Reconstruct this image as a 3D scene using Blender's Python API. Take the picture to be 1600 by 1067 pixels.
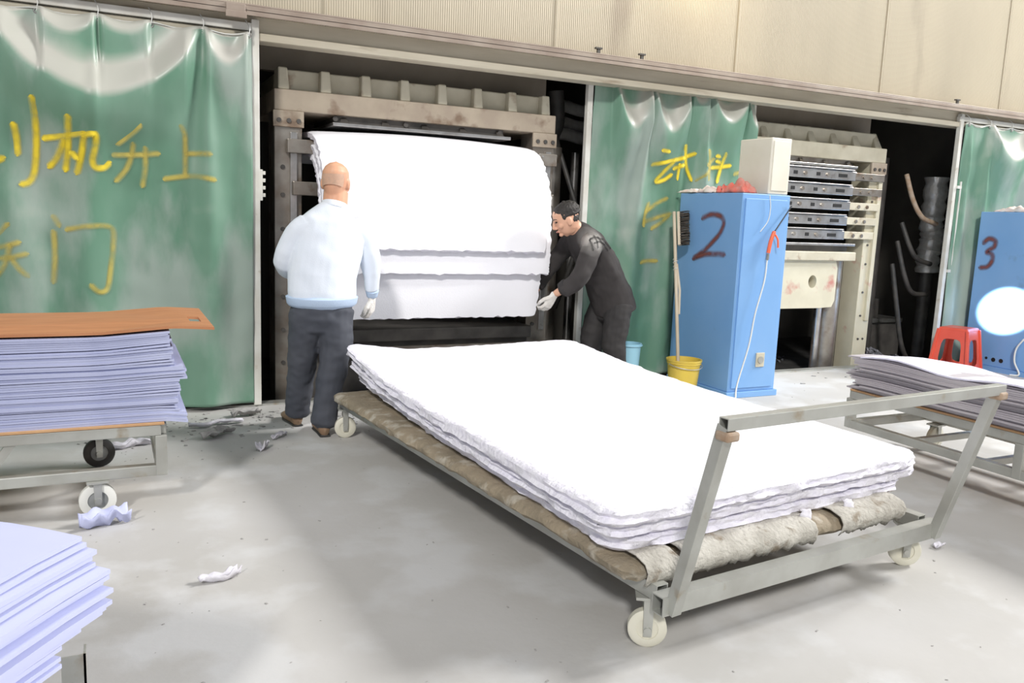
import bpy, bmesh, math, random
import numpy as np
from mathutils import Vector, Matrix, noise
for o in list(bpy.data.objects): bpy.data.objects.remove(o)
S = bpy.context.scene; COL = S.collection
random.seed(4); PI = math.pi
# ------------------------------------------------------------------ camera
F, YAW, PITCH, ROLL = 1293.4, 0.45569, 0.152896, 0.040049
CAM = np.array([0.0, -5.9695, 1.428])
fw = np.array([math.sin(YAW)*math.cos(PITCH), math.cos(YAW)*math.cos(PITCH), -math.sin(PITCH)])
r0 = np.array([math.cos(YAW), -math.sin(YAW), 0]); u0 = np.cross(r0, fw)
rt = r0*math.cos(ROLL)+u0*math.sin(ROLL); up = -r0*math.sin(ROLL)+u0*math.cos(ROLL)
cd = bpy.data.cameras.new('camera'); cam = bpy.data.objects.new('camera', cd); COL.objects.link(cam)
mw = Matrix.Identity(4)
for i in range(3): mw[i][0] = rt[i]; mw[i][1] = up[i]; mw[i][2] = -fw[i]; mw[i][3] = CAM[i]
cam.matrix_world = mw; cd.sensor_width = 36; cd.lens = F/1600*36; cd.clip_start = .05
S.camera = cam
def px(x, y, axis, val):
    "where the sight line of a photo pixel meets the world plane axis = val"
    v = fw+rt*(x-800)/F-up*(y-533.5)/F
    return CAM+v*(val-CAM[axis])/v[axis]
# ------------------------------------------------------------------ world, lights, exposure
W = bpy.data.worlds.new('world'); S.world = W; W.use_nodes = True
bg = W.node_tree.nodes['Background']; bg.inputs[0].default_value = (.93, .96, 1, 1); bg.inputs[1].default_value = .40
def lamp(name, kind, loc, target, energy, color, **kw):
    d = bpy.data.lights.new(name, kind); d.energy = energy; d.color = color
    for k, v in kw.items(): setattr(d, k, v)
    o = bpy.data.objects.new(name, d); COL.objects.link(o); o.location = loc
    o.rotation_euler = (Vector(target)-Vector(loc)).to_track_quat('-Z', 'Y').to_euler(); return o
lamp('sun', 'SUN', (-3, -8, 6), (0.6, -2, 1.2), 1.75, (1, .97, .92), angle=math.radians(6))
lamp('bay_door_light', 'AREA', (21, -5.2, 13), (2.2, -2.6, 0), 5600, (1, .98, .95), shape='RECTANGLE', size=5.5, size_y=3.5)
lamp('wall_lamp', 'POINT', (4.45, -.45, 3.6), (4.4, 0, 3), 13, (1, .80, .48), shadow_soft_size=.15)
lamp('glint_spot', 'SPOT', (1.0, -6.5, 2.4), tuple(px(1572, 486, 0, 8.28)), 30000, (1, 1, 1), spot_size=math.radians(3.0), spot_blend=.25, shadow_soft_size=.02)  # added spotlight behind the camera, makes the white patch on the right-hand cabinet
vs = S.view_settings; vs.view_transform = 'Standard'; vs.look = 'None'; vs.exposure = .17; vs.gamma = 1; vs.use_curve_mapping = False
# ------------------------------------------------------------------ materials
MATS = {}
def M(name, c1, c2=None, scale=4, rough=.6, metal=0, c3=None, scale3=1.5, t3=.55, bump=.0, bscale=60, stretch=(1,1,1), coat=0, wave=None, alpha=None):
    m = bpy.data.materials.new(name); m.use_nodes = True; nt = m.node_tree; N = nt.nodes; L = nt.links
    b = N['Principled BSDF']; b.inputs['Roughness'].default_value = rough; b.inputs['Metallic'].default_value = metal
    if coat: b.inputs['Coat Weight'].default_value = coat; b.inputs['Coat Roughness'].default_value = .25
    tc = N.new('ShaderNodeTexCoord'); mp = N.new('ShaderNodeMapping'); mp.inputs['Scale'].default_value = stretch
    L.new(tc.outputs['Object'], mp.inputs[0])
    def nz(sc, det=5):
        n = N.new('ShaderNodeTexNoise'); n.inputs['Scale'].default_value = sc; n.inputs['Detail'].default_value = det
        L.new(mp.outputs[0], n.inputs['Vector']); return n
    def ramp(src, a, bb):
        r = N.new('ShaderNodeMapRange'); r.inputs[1].default_value = a; r.inputs[2].default_value = bb; L.new(src, r.inputs[0]); return r
    def mix(fac, a, bcol):
        x = N.new('ShaderNodeMix'); x.data_type = 'RGBA'; L.new(fac, x.inputs[0])
        if isinstance(a, tuple): x.inputs[6].default_value = (*a, 1)
        else: L.new(a, x.inputs[6])
        x.inputs[7].default_value = (*bcol, 1); return x.outputs[2]
    col = None
    if c2: col = mix(ramp(nz(scale).outputs[0], .35, .65).outputs[0], c1, c2)
    if c3: col = mix(ramp(nz(scale3, 8).outputs[0], t3, t3+.12).outputs[0], col or c1, c3)
    if col: L.new(col, b.inputs['Base Color'])
    else: b.inputs['Base Color'].default_value = (*c1, 1)
    if bump:
        bp = N.new('ShaderNodeBump'); bp.inputs['Strength'].default_value = bump; bp.inputs['Distance'].default_value = .01
        if wave:
            w = N.new('ShaderNodeTexWave'); w.bands_direction = 'X'; w.inputs['Scale'].default_value = wave; L.new(tc.outputs['Object'], w.inputs[0]); L.new(w.outputs[1], bp.inputs['Height'])
        else: L.new(nz(bscale, 4).outputs[0], bp.inputs['Height'])
        L.new(bp.outputs[0], b.inputs['Normal'])
    MATS[name] = m; return m
def spray(name, color, strength=1.0):
    "spray paint: the stroke's soft edge comes from the ribbon's own uv"
    m = bpy.data.materials.new(name); m.use_nodes = True; nt = m.node_tree; N = nt.nodes; L = nt.links
    b = N['Principled BSDF']; b.inputs['Base Color'].default_value = (*color, 1); b.inputs['Roughness'].default_value = .6
    uv = N.new('ShaderNodeUVMap'); sp = N.new('ShaderNodeSeparateXYZ'); L.new(uv.outputs[0], sp.inputs[0])
    a = N.new('ShaderNodeMath'); a.operation = 'SUBTRACT'; L.new(sp.outputs[1], a.inputs[0]); a.inputs[1].default_value = .5
    c = N.new('ShaderNodeMath'); c.operation = 'ABSOLUTE'; L.new(a.outputs[0], c.inputs[0])
    r = N.new('ShaderNodeMapRange'); r.inputs[1].default_value = .5; r.inputs[2].default_value = .12; r.inputs[4].default_value = strength; L.new(c.outputs[0], r.inputs[0])
    n = N.new('ShaderNodeTexNoise'); n.inputs['Scale'].default_value = 9; tc = N.new('ShaderNodeTexCoord'); L.new(tc.outputs['Object'], n.inputs[0])
    r2 = N.new('ShaderNodeMapRange'); r2.inputs[1].default_value = .3; r2.inputs[2].default_value = .6; r2.inputs[3].default_value = .45; L.new(n.outputs[0], r2.inputs[0])
    mu = N.new('ShaderNodeMath'); mu.operation = 'MULTIPLY'; L.new(r.outputs[0], mu.inputs[0]); L.new(r2.outputs[0], mu.inputs[1])
    L.new(mu.outputs[0], b.inputs['Alpha']); MATS[name] = m; return m
M('concrete', (.54,.53,.52), (.47,.46,.44), 1.1, .75, c3=(.58,.58,.58), scale3=2.3, t3=.5, bump=.12, bscale=25)
M('flute', (.50,.44,.33), (.42,.37,.28), 1.2, .4, c3=(.33,.28,.21), scale3=2.0, t3=.6, bump=.35, wave=18, stretch=(1,1,.25))
M('header', (.62,.57,.46), (.50,.45,.35), 3, .5, c3=(.36,.30,.22), scale3=5, t3=.62, stretch=(.4,1,3))
M('rail', (.36,.30,.25), (.28,.22,.18), 5, .5)
M('frame_white', (.74,.74,.70), (.62,.60,.54), 5, .4, c3=(.45,.38,.28), scale3=9, t3=.66)
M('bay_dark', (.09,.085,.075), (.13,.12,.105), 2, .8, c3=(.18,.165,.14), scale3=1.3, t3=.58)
M('bay_tan', (.36,.31,.25), (.27,.23,.18), 2, .7)
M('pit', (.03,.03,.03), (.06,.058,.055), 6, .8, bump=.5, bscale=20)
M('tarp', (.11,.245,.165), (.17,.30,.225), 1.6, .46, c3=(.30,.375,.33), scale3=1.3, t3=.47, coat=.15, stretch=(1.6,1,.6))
M('cast', (.62,.58,.46), (.52,.48,.37), 5, .55, c3=(.36,.28,.20), scale3=7, t3=.62)
M('cast_brown', (.40,.33,.26), (.48,.41,.32), 6, .5, c3=(.24,.17,.12), scale3=5, t3=.56)
M('steel', (.42,.39,.35), (.30,.26,.22), 7, .38, .75, c3=(.22,.15,.10), scale3=6, t3=.58)
M('bright_steel', (.62,.61,.60), (.45,.43,.41), 9, .28, .9, c3=(.2,.17,.15), scale3=8, t3=.62)
M('dark_steel', (.09,.085,.08), (.15,.14,.13), 6, .5, .4)
M('hole', (.012,.012,.012))
M('foil', (.80,.79,.77), (.66,.64,.61), 14, .3, .45, bump=.8, bscale=22)
M('rubber', (.03,.03,.03), (.06,.055,.05), 12, .55)
M('cream_red', (.66,.62,.48), (.60,.56,.43), 5, .5, c3=(.52,.22,.18), scale3=4.5, t3=.60)
M('foam_white', (.88,.88,.93), None, rough=.8, bump=.15, bscale=90)
M('foam_edge', (.86,.85,.92), (.78,.76,.86), 25, .85, c3=(.60,.58,.68), scale3=60, t3=.66, bump=.9, bscale=45)
M('sheet_lav', (.56,.59,.84), (.52,.55,.80), 3, .7)
M("sheet_blue", (.46,.49,.68), (.38,.41,.60), 3, .75)
M('sheet_grey', (.50,.47,.50), (.43,.40,.44), 3, .8)
M('sheet_top', (.74,.73,.88), None, rough=.7)
M('board_brown', (.50,.22,.10), (.43,.18,.08), 4, .5, stretch=(1,6,1))
M('board_ply', (.55,.33,.17), (.48,.28,.14), 8, .6)
M('galv', (.52,.53,.50), (.42,.42,.39), 6, .42, .55, c3=(.36,.30,.22), scale3=8, t3=.63)
M('rust', (.34,.23,.15), (.42,.34,.27), 20, .7)
M('mat_cloth', (.34,.28,.20), (.25,.21,.15), 7, .8, c3=(.45,.41,.34), scale3=11, t3=.54, bump=1.0, bscale=35)
M('nylon', (.72,.70,.60), (.64,.62,.52), 8, .5)
M('wheel_grey', (.30,.31,.31), (.24,.25,.25), 8, .5)
M('wheel_white', (.78,.78,.74))
M('cab_blue', (.19,.39,.72), (.22,.42,.74), 2, .4, c3=(.16,.28,.48), scale3=3.5, t3=.66)
M('cab_white', (.78,.75,.66), (.72,.68,.58), 3, .5)
M('yellow_plastic', (.74,.55,.08), (.66,.48,.08), 6, .4)
M('red_plastic', (.80,.12,.07), (.74,.10,.06), 5, .32)
M('blue_plastic', (.36,.66,.82), None, rough=.4)
M('orange_plastic', (.85,.17,.08), None, rough=.35)
M('wood_pole', (.68,.60,.48), (.55,.46,.34), 9, .6, stretch=(1,1,.2))
M('bristle', (.10,.085,.07), (.05,.045,.04), 40, .9, bump=.8, bscale=80)
M('wire_white', (.75,.76,.74), None, rough=.5)
M('rag_red', (.72,.16,.12), (.62,.3,.26), 18, .9)
M('rag_white', (.78,.72,.68), (.70,.52,.48), 14, .9)
M('scrap', (.70,.69,.76), (.60,.58,.62), 30, .9)
M('scrap_grey', (.44,.43,.42), (.33,.32,.31), 30, .9)
M('rubble', (.20,.20,.22), (.09,.09,.10), 25, .9, c3=(.45,.44,.5), scale3=30, t3=.6)
M('cardboard', (.22,.12,.06), (.17,.09,.05), 4, .8)
M('skin', (.70,.38,.24), (.64,.33,.21), 8, .5)
M('skin2', (.72,.42,.29), (.66,.37,.25), 8, .5)
M('stubble', (.50,.33,.24), (.56,.35,.25), 60, .8)
M('hair_black', (.02,.018,.016), (.035,.03,.028), 60, .6, bump=.6, bscale=120)
M('sweater', (.74,.79,.87), (.71,.77,.86), 5, .85, bump=.12, bscale=160)
M('sweater_hem', (.50,.62,.80), None, rough=.85, bump=.3, bscale=200)
M('trousers', (.052,.058,.075), (.068,.073,.09), 4, .8)
M('black_cloth', (.028,.026,.027), (.04,.037,.037), 4, .8)
M('dusty_shirt', (.032,.028,.028), (.045,.040,.040), 5, .85, c3=(.10,.095,.09), scale3=4, t3=.60)
M('dust', (.30,.29,.28), None, rough=.95)
M('belt', (.20,.18,.14), (.14,.12,.1), 12, .45)
M('shoe_brown', (.20,.12,.07), (.28,.19,.12), 8, .6)
M('glove', (.82,.80,.77), (.72,.68,.64), 25, .9, bump=.5, bscale=150)
M('eye', (.03,.025,.02), None, rough=.2); M('lip', (.45,.17,.14), None, rough=.5)
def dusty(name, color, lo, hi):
    "dust and reflected ceiling light, both mixed into the colour where the cloth faces upwards"
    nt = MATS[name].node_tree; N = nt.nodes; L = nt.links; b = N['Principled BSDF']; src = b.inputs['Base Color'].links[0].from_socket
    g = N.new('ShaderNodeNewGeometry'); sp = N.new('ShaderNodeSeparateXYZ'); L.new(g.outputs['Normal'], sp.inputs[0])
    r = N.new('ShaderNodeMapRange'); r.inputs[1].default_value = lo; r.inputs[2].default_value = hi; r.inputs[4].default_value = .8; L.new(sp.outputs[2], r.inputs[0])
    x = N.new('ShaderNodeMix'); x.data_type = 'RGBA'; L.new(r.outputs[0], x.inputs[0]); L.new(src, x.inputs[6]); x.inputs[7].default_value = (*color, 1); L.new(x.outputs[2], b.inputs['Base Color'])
dusty('tarp', (.50,.47,.43), .05, .38)  # beige on the swags: ceiling-light sheen painted in along with dust
spray('paint_yellow', (.85,.66,.03)); spray('paint_yellow_faded', (.62,.50,.10), .7); spray('paint_brown', (.20,.06,.05), .9); spray('paint_black', (.01,.01,.01), .95)
# ------------------------------------------------------------------ object helpers
WM = {}
def tag(o, label=None, cat=None, group=None, kind=None):
    for k, v in (('label', label), ('category', cat), ('group', group), ('kind', kind)):
        if v: o[k] = v
    return o
def thing(name, label, cat, loc=(0,0,0), rz=0, group=None, kind=None):
    o = bpy.data.objects.new(name, None); COL.objects.link(o); o.location = loc; o.rotation_euler = (0,0,rz); o.empty_display_size = .1
    WM[o] = Matrix.Translation(Vector(loc)) @ Matrix.Rotation(rz, 4, 'Z'); return tag(o, label, cat, group, kind)
class MB:
    def __init__(s): s.v = []; s.f = []; s.uv = None
    def add(s, vs_, fs):
        n = len(s.v); s.v += [tuple(map(float, v)) for v in vs_]; s.f += [tuple(n+i for i in f) for f in fs]; return s
    def box(s, x0, x1, y0, y1, z0, z1):
        return s.add([(x,y,z) for x in (x0,x1) for y in (y0,y1) for z in (z0,z1)],
                     [(0,1,3,2),(4,6,7,5),(0,4,5,1),(2,3,7,6),(0,2,6,4),(1,5,7,3)])
    def beam(s, p0, p1, w, h, upv=(0,0,1), wall=None):
        "square bar from p0 to p1; with wall it is a hollow tube with open ends"
        p0 = Vector(p0); p1 = Vector(p1); d = (p1-p0).normalized(); u = Vector(upv); a = d.cross(u)
        if a.length < 1e-3: a = d.cross(Vector((1,0,0)))
        a.normalize(); b = a.cross(d)
        def ring(p, k): return [p+a*(i*(w/2-k))+b*(j*(h/2-k)) for i, j in ((-1,-1),(1,-1),(1,1),(-1,1))]
        V = ring(p0,0)+ring(p1,0); Fc = [(i,(i+1)%4,4+(i+1)%4,4+i) for i in range(4)]
        if wall:
            V += ring(p0,wall)+ring(p1,wall)
            Fc += [(8+(i+1)%4,8+i,12+i,12+(i+1)%4) for i in range(4)]
            Fc += [((i+1)%4,i,8+i,8+(i+1)%4) for i in range(4)]+[(4+i,4+(i+1)%4,12+(i+1)%4,12+i) for i in range(4)]
        else: Fc += [(3,2,1,0),(4,5,6,7)]
        return s.add(V, Fc)
    def tube(s, pts, r, n=10, flat=1.0, ref=None, dome=False):
        pts = [Vector(p) for p in pts]; k = len(pts); rs = r if isinstance(r, (list,tuple)) else [r]*k
        V = []; Fc = []; prev = Vector(ref) if ref else None
        for i, p in enumerate(pts):
            t = (pts[min(i+1,k-1)]-pts[max(i-1,0)]).normalized()
            if prev is None: prev = t.orthogonal()
            a = (prev-t*prev.dot(t))
            a = a.normalized() if a.length > 1e-4 else t.orthogonal().normalized()
            prev = a; b = t.cross(a); ri = rs[i]; ra, rb = ri if isinstance(ri, tuple) else (ri, ri*flat)
            V += [p+a*(ra*math.cos(2*PI*j/n))+b*(rb*math.sin(2*PI*j/n)) for j in range(n)]
        for i in range(k-1):
            for j in range(n): Fc.append((i*n+j, i*n+(j+1)%n, (i+1)*n+(j+1)%n, (i+1)*n+j))
        if dome:
            def cap(i, sgn):
                t = (pts[1]-pts[0]).normalized() if i == 0 else (pts[-1]-pts[-2]).normalized()
                ri = rs[i]; m = min(ri) if isinstance(ri, tuple) else ri*min(flat,1)
                V.append(pts[i]+t*(sgn*m*.7)); return len(V)-1
            a = cap(0,-1); b = cap(k-1,1)
            # mid rings keep the ends round
            Fc.extend([(a,(j+1)%n,j) for j in range(n)]); Fc.extend([((k-1)*n+j,(k-1)*n+(j+1)%n,b) for j in range(n)])
        else: Fc.append(tuple(range(n-1,-1,-1))); Fc.append(tuple((k-1)*n+j for j in range(n)))
        return s.add(V, Fc)
    def ball(s, c, r, n=12, m=8):
        rx, ry, rz = r if isinstance(r, tuple) else (r,r,r); V = [(c[0],c[1],c[2]-rz)]; Fc = []
        for i in range(1, m):
            a = -PI/2+PI*i/m
            V += [(c[0]+rx*math.cos(a)*math.cos(2*PI*j/n), c[1]+ry*math.cos(a)*math.sin(2*PI*j/n), c[2]+rz*math.sin(a)) for j in range(n)]
        V.append((c[0],c[1],c[2]+rz)); e = len(V)-1
        for j in range(n):
            Fc.append((0,1+(j+1)%n,1+j)); Fc.append((e,e-n+j,e-n+(j+1)%n))
            for i in range(m-2): Fc.append((1+i*n+j,1+i*n+(j+1)%n,1+(i+1)*n+(j+1)%n,1+(i+1)*n+j))
        return s.add(V, Fc)
    def grid(s, fn, nu, nv):
        V = [fn(i/nu, j/nv) for i in range(nu+1) for j in range(nv+1)]
        return s.add(V, [(i*(nv+1)+j,(i+1)*(nv+1)+j,(i+1)*(nv+1)+j+1,i*(nv+1)+j+1) for i in range(nu) for j in range(nv)])
    def holed(s, outer, inner, d):
        "plate with a hole: two loops of equal count (3D points), extruded along d"
        n = len(outer); d = Vector(d); V = [Vector(p) for p in outer]+[Vector(p) for p in inner]; V += [p+d for p in V]
        Fc = []
        for j in range(n):
            k = (j+1)%n
            Fc += [(j,k,n+k,n+j),(2*n+k,2*n+j,3*n+j,3*n+k),(k,j,2*n+j,2*n+k),(n+j,n+k,3*n+k,3*n+j)]
        return s.add(V, Fc)
    def build(s, name, mat, parent=None, world=True, smooth=None, bevel=0, mods=()):
        V = s.v
        if parent is not None:
            inv = WM[parent].inverted() if world else None
            if inv: V = [tuple(inv @ Vector(v)) for v in V]
            off = Vector((0,0,0))
        else:
            A = np.array(V); off = Vector(((A[:,0].min()+A[:,0].max())/2, (A[:,1].min()+A[:,1].max())/2, A[:,2].min())); V = [tuple(Vector(v)-off) for v in V]
        me = bpy.data.meshes.new(name); me.from_pydata(V, [], s.f); me.update()
        bm = bmesh.new(); bm.from_mesh(me); bmesh.ops.recalc_face_normals(bm, faces=bm.faces); bm.to_mesh(me); bm.free()
        if mat: me.materials.append(MATS[mat])
        if s.uv:
            ul = me.uv_layers.new(name='UVMap')
            for lp in me.loops: ul.data[lp.index].uv = s.uv[lp.vertex_index]
        if smooth is not None:
            me.polygons.foreach_set('use_smooth', [True]*len(me.polygons)); me.set_sharp_from_angle(angle=math.radians(smooth))
        o = bpy.data.objects.new(name, me); COL.objects.link(o)
        o.parent = parent
        if parent is None: o.location = off; WM[o] = Matrix.Translation(off)
        else: WM[o] = WM[parent].copy()
        if bevel:
            b = o.modifiers.new('bevel', 'BEVEL'); b.width = bevel; b.segments = 2; b.limit_method = 'ANGLE'
        return o
def solidify(o, t, off=0):
    m = o.modifiers.new('thick', 'SOLIDIFY'); m.thickness = t; m.offset = off; return o
def disc(c, axis, r, h, n=14):
    c = Vector(c); a = Vector(axis).normalized(); return MB().tube([c, c+a*h], r, n)
def remesh(mb, voxel, it=3, disp=None):
    me = bpy.data.meshes.new('t'); me.from_pydata(mb.v, [], mb.f); me.update()
    bm = bmesh.new(); bm.from_mesh(me); bmesh.ops.recalc_face_normals(bm, faces=bm.faces); bm.to_mesh(me); bm.free()
    o = bpy.data.objects.new('t', me); COL.objects.link(o)
    r = o.modifiers.new('r', 'REMESH'); r.mode = 'VOXEL'; r.voxel_size = voxel
    if it: sm = o.modifiers.new('s', 'SMOOTH'); sm.factor = .5; sm.iterations = it
    dg = bpy.context.evaluated_depsgraph_get(); dg.update(); e = bpy.data.meshes.new_from_object(o.evaluated_get(dg))
    out = MB(); nrm = [v.normal.copy() for v in e.vertices]
    vv = [v.co.copy() for v in e.vertices]
    if disp: vv = [v+nn*disp(v) for v, nn in zip(vv, nrm)]
    out.v = [tuple(v) for v in vv]; out.f = [tuple(p.vertices) for p in e.polygons]
    bpy.data.objects.remove(o); bpy.data.meshes.remove(me); bpy.data.meshes.remove(e); return out
def curve(pts, n=8):
    "smooth path through points"
    P = [Vector(p) for p in pts]; P = [P[0]*2-P[1]]+P+[P[-1]*2-P[-2]]; out = []
    for i in range(1, len(P)-2):
        for k in range(n):
            t = k/n; a, b, c, d = P[i-1:i+3]
            out.append(.5*((2*b)+(c-a)*t+(2*a-5*b+4*c-d)*t*t+(3*b-a-3*c+d)*t**3))
    return out+[P[-2]]
def strokes(lines, to3d, normal, w, name, mat, parent):
    "spray-painted writing: each stroke a soft ribbon lying on the surface to3d(px, py)"
    if lines and isinstance(lines[0][0], list): return [strokes(ch, to3d, normal, w, name, mat, parent) for ch in lines]
    mb = MB(); uv = []; nv = Vector(normal)
    for k, ln in enumerate(lines):
        P = [to3d(q.x, q.y) for q in curve([(a,b,0) for a, b in ln], 8)]; P = [Vector(p)+nv*(.0015*(k%4)) for p in P]
        V = []
        e0 = (P[0]-P[1]).normalized()*w*.5; e1 = (P[-1]-P[-2]).normalized()*w*.5
        P = [P[0]+e0]+P+[P[-1]+e1]
        for i, p in enumerate(P):
            t = (P[min(i+1,len(P)-1)]-P[max(i-1,0)]).normalized(); a = t.cross(nv).normalized()
            ww = w*(1 if 0 < i < len(P)-1 else .45)
            V += [p-a*ww*.75, p, p+a*ww*.75]; e = 0 if 0 < i < len(P)-1 else .3
            uv += [(0,0+e*0),(0,.5 if not e else .25),(0,1)]
        mb.add(V, [(3*i+j,3*i+j+1,3*i+4+j,3*i+3+j) for i in range(len(P)-1) for j in (0,1)])
    mb.uv = uv; return mb.build(name, mat, parent)
nz = lambda x, y=0, z=0: noise.noise(Vector((x, y, z)))
# ================================================================== STRUCTURE
MB().grid(lambda a, b: (-7+22*a, -12+12.03*b, 0), 4, 4).build('floor', 'concrete')['kind'] = 'structure'
wf = thing('wall_front', None, None, (3, .03, 2.64), kind='structure')
xs = [-4, -2.2, -.4, 1.4, 3.2, 5.0, 6.8, 8.6, 10.4, 12.2, 14]
for a, b in zip(xs[:-1], xs[1:]): MB().box(a+.004, b-.004, .0, .03, 2.66, 5.2).build('panel', 'flute', wf)
for a in xs[1:-1]: MB().box(a-.012, a+.012, -.006, .0, 2.66, 5.2).build('joint_strip', 'flute', wf)
tr = thing('trim_1', None, None, (3, .05, 2.51), kind='structure')      # header beam over the press bays
MB().box(-4, 14, .03, .15, 2.555, 2.66).build('web', 'header', tr)
MB().box(-4, 14, -.005, .15, 2.505, 2.555).build('flange', 'header', tr, bevel=.006)
rl = MB(); rl.box(-4, 14, -.10, -.005, 2.665, 2.675); rl.box(-4, 14, -.10, -.088, 2.64, 2.70); rl.box(-4, 14, -.1, -.005, 2.70, 2.712)
rl.build('trim_2', 'rail', bevel=.003)['kind'] = 'structure'
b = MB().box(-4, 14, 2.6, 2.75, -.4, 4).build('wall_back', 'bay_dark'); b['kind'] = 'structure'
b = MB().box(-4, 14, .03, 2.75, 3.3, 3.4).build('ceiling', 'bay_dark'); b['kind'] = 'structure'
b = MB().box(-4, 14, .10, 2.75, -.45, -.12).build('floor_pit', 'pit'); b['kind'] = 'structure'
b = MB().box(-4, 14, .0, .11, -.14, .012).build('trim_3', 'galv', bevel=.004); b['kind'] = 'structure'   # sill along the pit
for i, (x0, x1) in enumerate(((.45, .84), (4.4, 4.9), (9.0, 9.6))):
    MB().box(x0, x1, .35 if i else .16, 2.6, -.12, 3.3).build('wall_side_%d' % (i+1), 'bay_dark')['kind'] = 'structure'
for x0, x1, n in ((1.05, 3.45, 4), (5.0, 7.4, 5)):
    MB().box(x0, x1, .60, .68, 2.415, 3.3).build('trim_%d' % n, 'bay_tan')['kind'] = 'structure'
# small hangers on the brown rail
for x, z, lab in ((935, 78, 'small black hanger hook on the rail above the left bay'), (1003, 86, 'small black hanger hook on the rail above the middle curtain'), (1495, 166, 'small black hanger hook on the rail above the right bay')):
    p = px(x, z, 1, -.06); h = thing('rail_hook', lab, 'hook', (p[0], -.06, 2.712), group='hooks on the rail')
    MB().box(p[0]-.012, p[0]+.012, -.07, -.05, 2.712, 2.75).build('stem', 'dark_steel', h); MB().box(p[0]-.03, p[0]+.03, -.075, -.045, 2.75, 2.762).build('cap', 'dark_steel', h)
p = px(368, 27, 1, -.1); k = thing('rail_bracket', 'grey folded sheet bracket on the rail above the left curtain', 'bracket', (p[0], -.1, 2.61))
MB().box(p[0]-.06, p[0]+.06, -.125, -.10, 2.625, 2.70).build('clip', 'rail', k, bevel=.004); MB().box(p[0]-.065, p[0]+.065, -.14, -.125, 2.61, 2.65).build('lip', 'rail', k, bevel=.003)
# ------------------------------------------------------------------ sliding door frames
def door_frame(x0, x1, y, lab, stiles, handle=None):
    d = thing('sliding_door_frame', lab, 'door frame', ((x0+x1)/2, y, .012), group='sliding door frames')
    for s in stiles: MB().beam((s, y, .013), (s, y, 2.635), .05, .05, (0,1,0)).build('stile', 'frame_white', d, bevel=.004)
    MB().beam((x0, y, 2.585), (x1, y, 2.585), .045, .05).build('top_rail', 'frame_white', d, bevel=.004)
    if handle:
        hx, sgn, z0, z1 = handle; h = MB().beam((hx+sgn*.075, y-.03, z0), (hx+sgn*.075, y-.03, z1), .018, .018, (0,1,0)).build('handle', 'frame_white', d, bevel=.003)
        for z in (z0+.06, z1-.06): MB().beam((hx+sgn*.02, y-.03, z), (hx+sgn*.085, y-.03, z), .02, .03).build('handle_bracket', 'frame_white', h)
    return d
d = door_frame(-2.3, .945, 0, 'off-white steel door frame holding the large left green curtain', (.922,))
hp_ = MB(); hp_.box(.947, .965, -.02, .02, 1.45, 1.66)
for q in range(4): hp_.box(.965, .985, -.012, .012, 1.475+q*.05, 1.50+q*.05)
hp_.build('toothed_latch', 'frame_white', d, bevel=.002)
door_frame(3.61, 5.42, .19, 'off-white steel door frame holding the middle green curtain', (3.645, 5.40))
door_frame(7.98, 11.2, 0, 'grey steel door frame with pull handle holding the right green curtain', (8.02,), (8.02, 1, .95, 1.95))
# ------------------------------------------------------------------ curtains
def curtain(name_lab, x0, x1, zt, y, grommets, swags, cones, nx, folds, seed):
    root = thing('tarpaulin_curtain', name_lab, 'curtain', ((x0+x1)/2, y, .03), group='green tarpaulin curtains')
    def fy(x, z):
        d = zt-z; o = 0
        for xa, xb, sag, amp in swags:
            if xa < x < xb:
                t = (x-xa)/(xb-xa); q = 4*t*(1-t); zc = zt-.02-sag*q**.8; e = z-zc; k = min(1, q*3)
                o -= 2.1*amp*k*(math.exp(-(e/(.06+.22*sag))**2) if e > 0 else math.exp(-(e/.30)**2))
        for xg, sl, w0, w1, amp in cones:
            e = x-xg-sl*d; w = w0+w1*d; o -= amp*min(1, d*2.5+.15)*math.exp(-(e/w)**2)
        o += folds*min(1, d*1.2)*(nz(x*2.1+seed, z*.35)+.5*nz(x*5+seed, z*.5, 3))
        o += .008*nz(x*6+seed, z*6, 7)
        return y-.035+o
    zb = .035
    def top(x):   # the hem dips between the rings
        g = sorted(grommets); dd = min(abs(x-q) for q in g); return zt-.03*min(1, dd/.12)
    def fn(a, b):
        x = x0+(x1-x0)*a; tz = top(x); z = zb+(tz-zb)*(1-(1-b)**1.0); return (x, fy(x, z), z)
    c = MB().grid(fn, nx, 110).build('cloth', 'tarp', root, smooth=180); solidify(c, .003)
    for g in grommets:
        yy = fy(g, zt-.03)
        ring = MB(); ring.tube([Vector((g+.014*math.cos(2*PI*k/12), yy-.004, zt-.03+.014*math.sin(2*PI*k/12))) for k in range(13)], .005, 6); ring.build('grommet', 'bright_steel', root, smooth=60)
        MB().tube(curve([(g, yy-.006, zt-.03), (g+.008, yy-.01, zt+.02), (g, y-.028, zt+.055), (g-.01, y, zt+.082)], 4), .003, 6).build('tie', 'wire_white', root, smooth=60)
    gs = sorted(grommets); pts = []
    for a, bb in zip(gs[:-1], gs[1:]): pts += [(a, fy(a, zt-.03)-.008, zt-.015), ((a+bb)/2, y-.045, zt-.03)]
    pts.append((gs[-1], fy(gs[-1], zt-.03)-.008, zt-.015))
    MB().tube(curve(pts, 4), .003, 6).build('cord', 'wire_white', root, smooth=60)
    return root, fy
X = lambda x, y: px(x, y, 1, 0)[0]
X2 = lambda x, y: px(x, y, 1, .17)[0]
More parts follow.
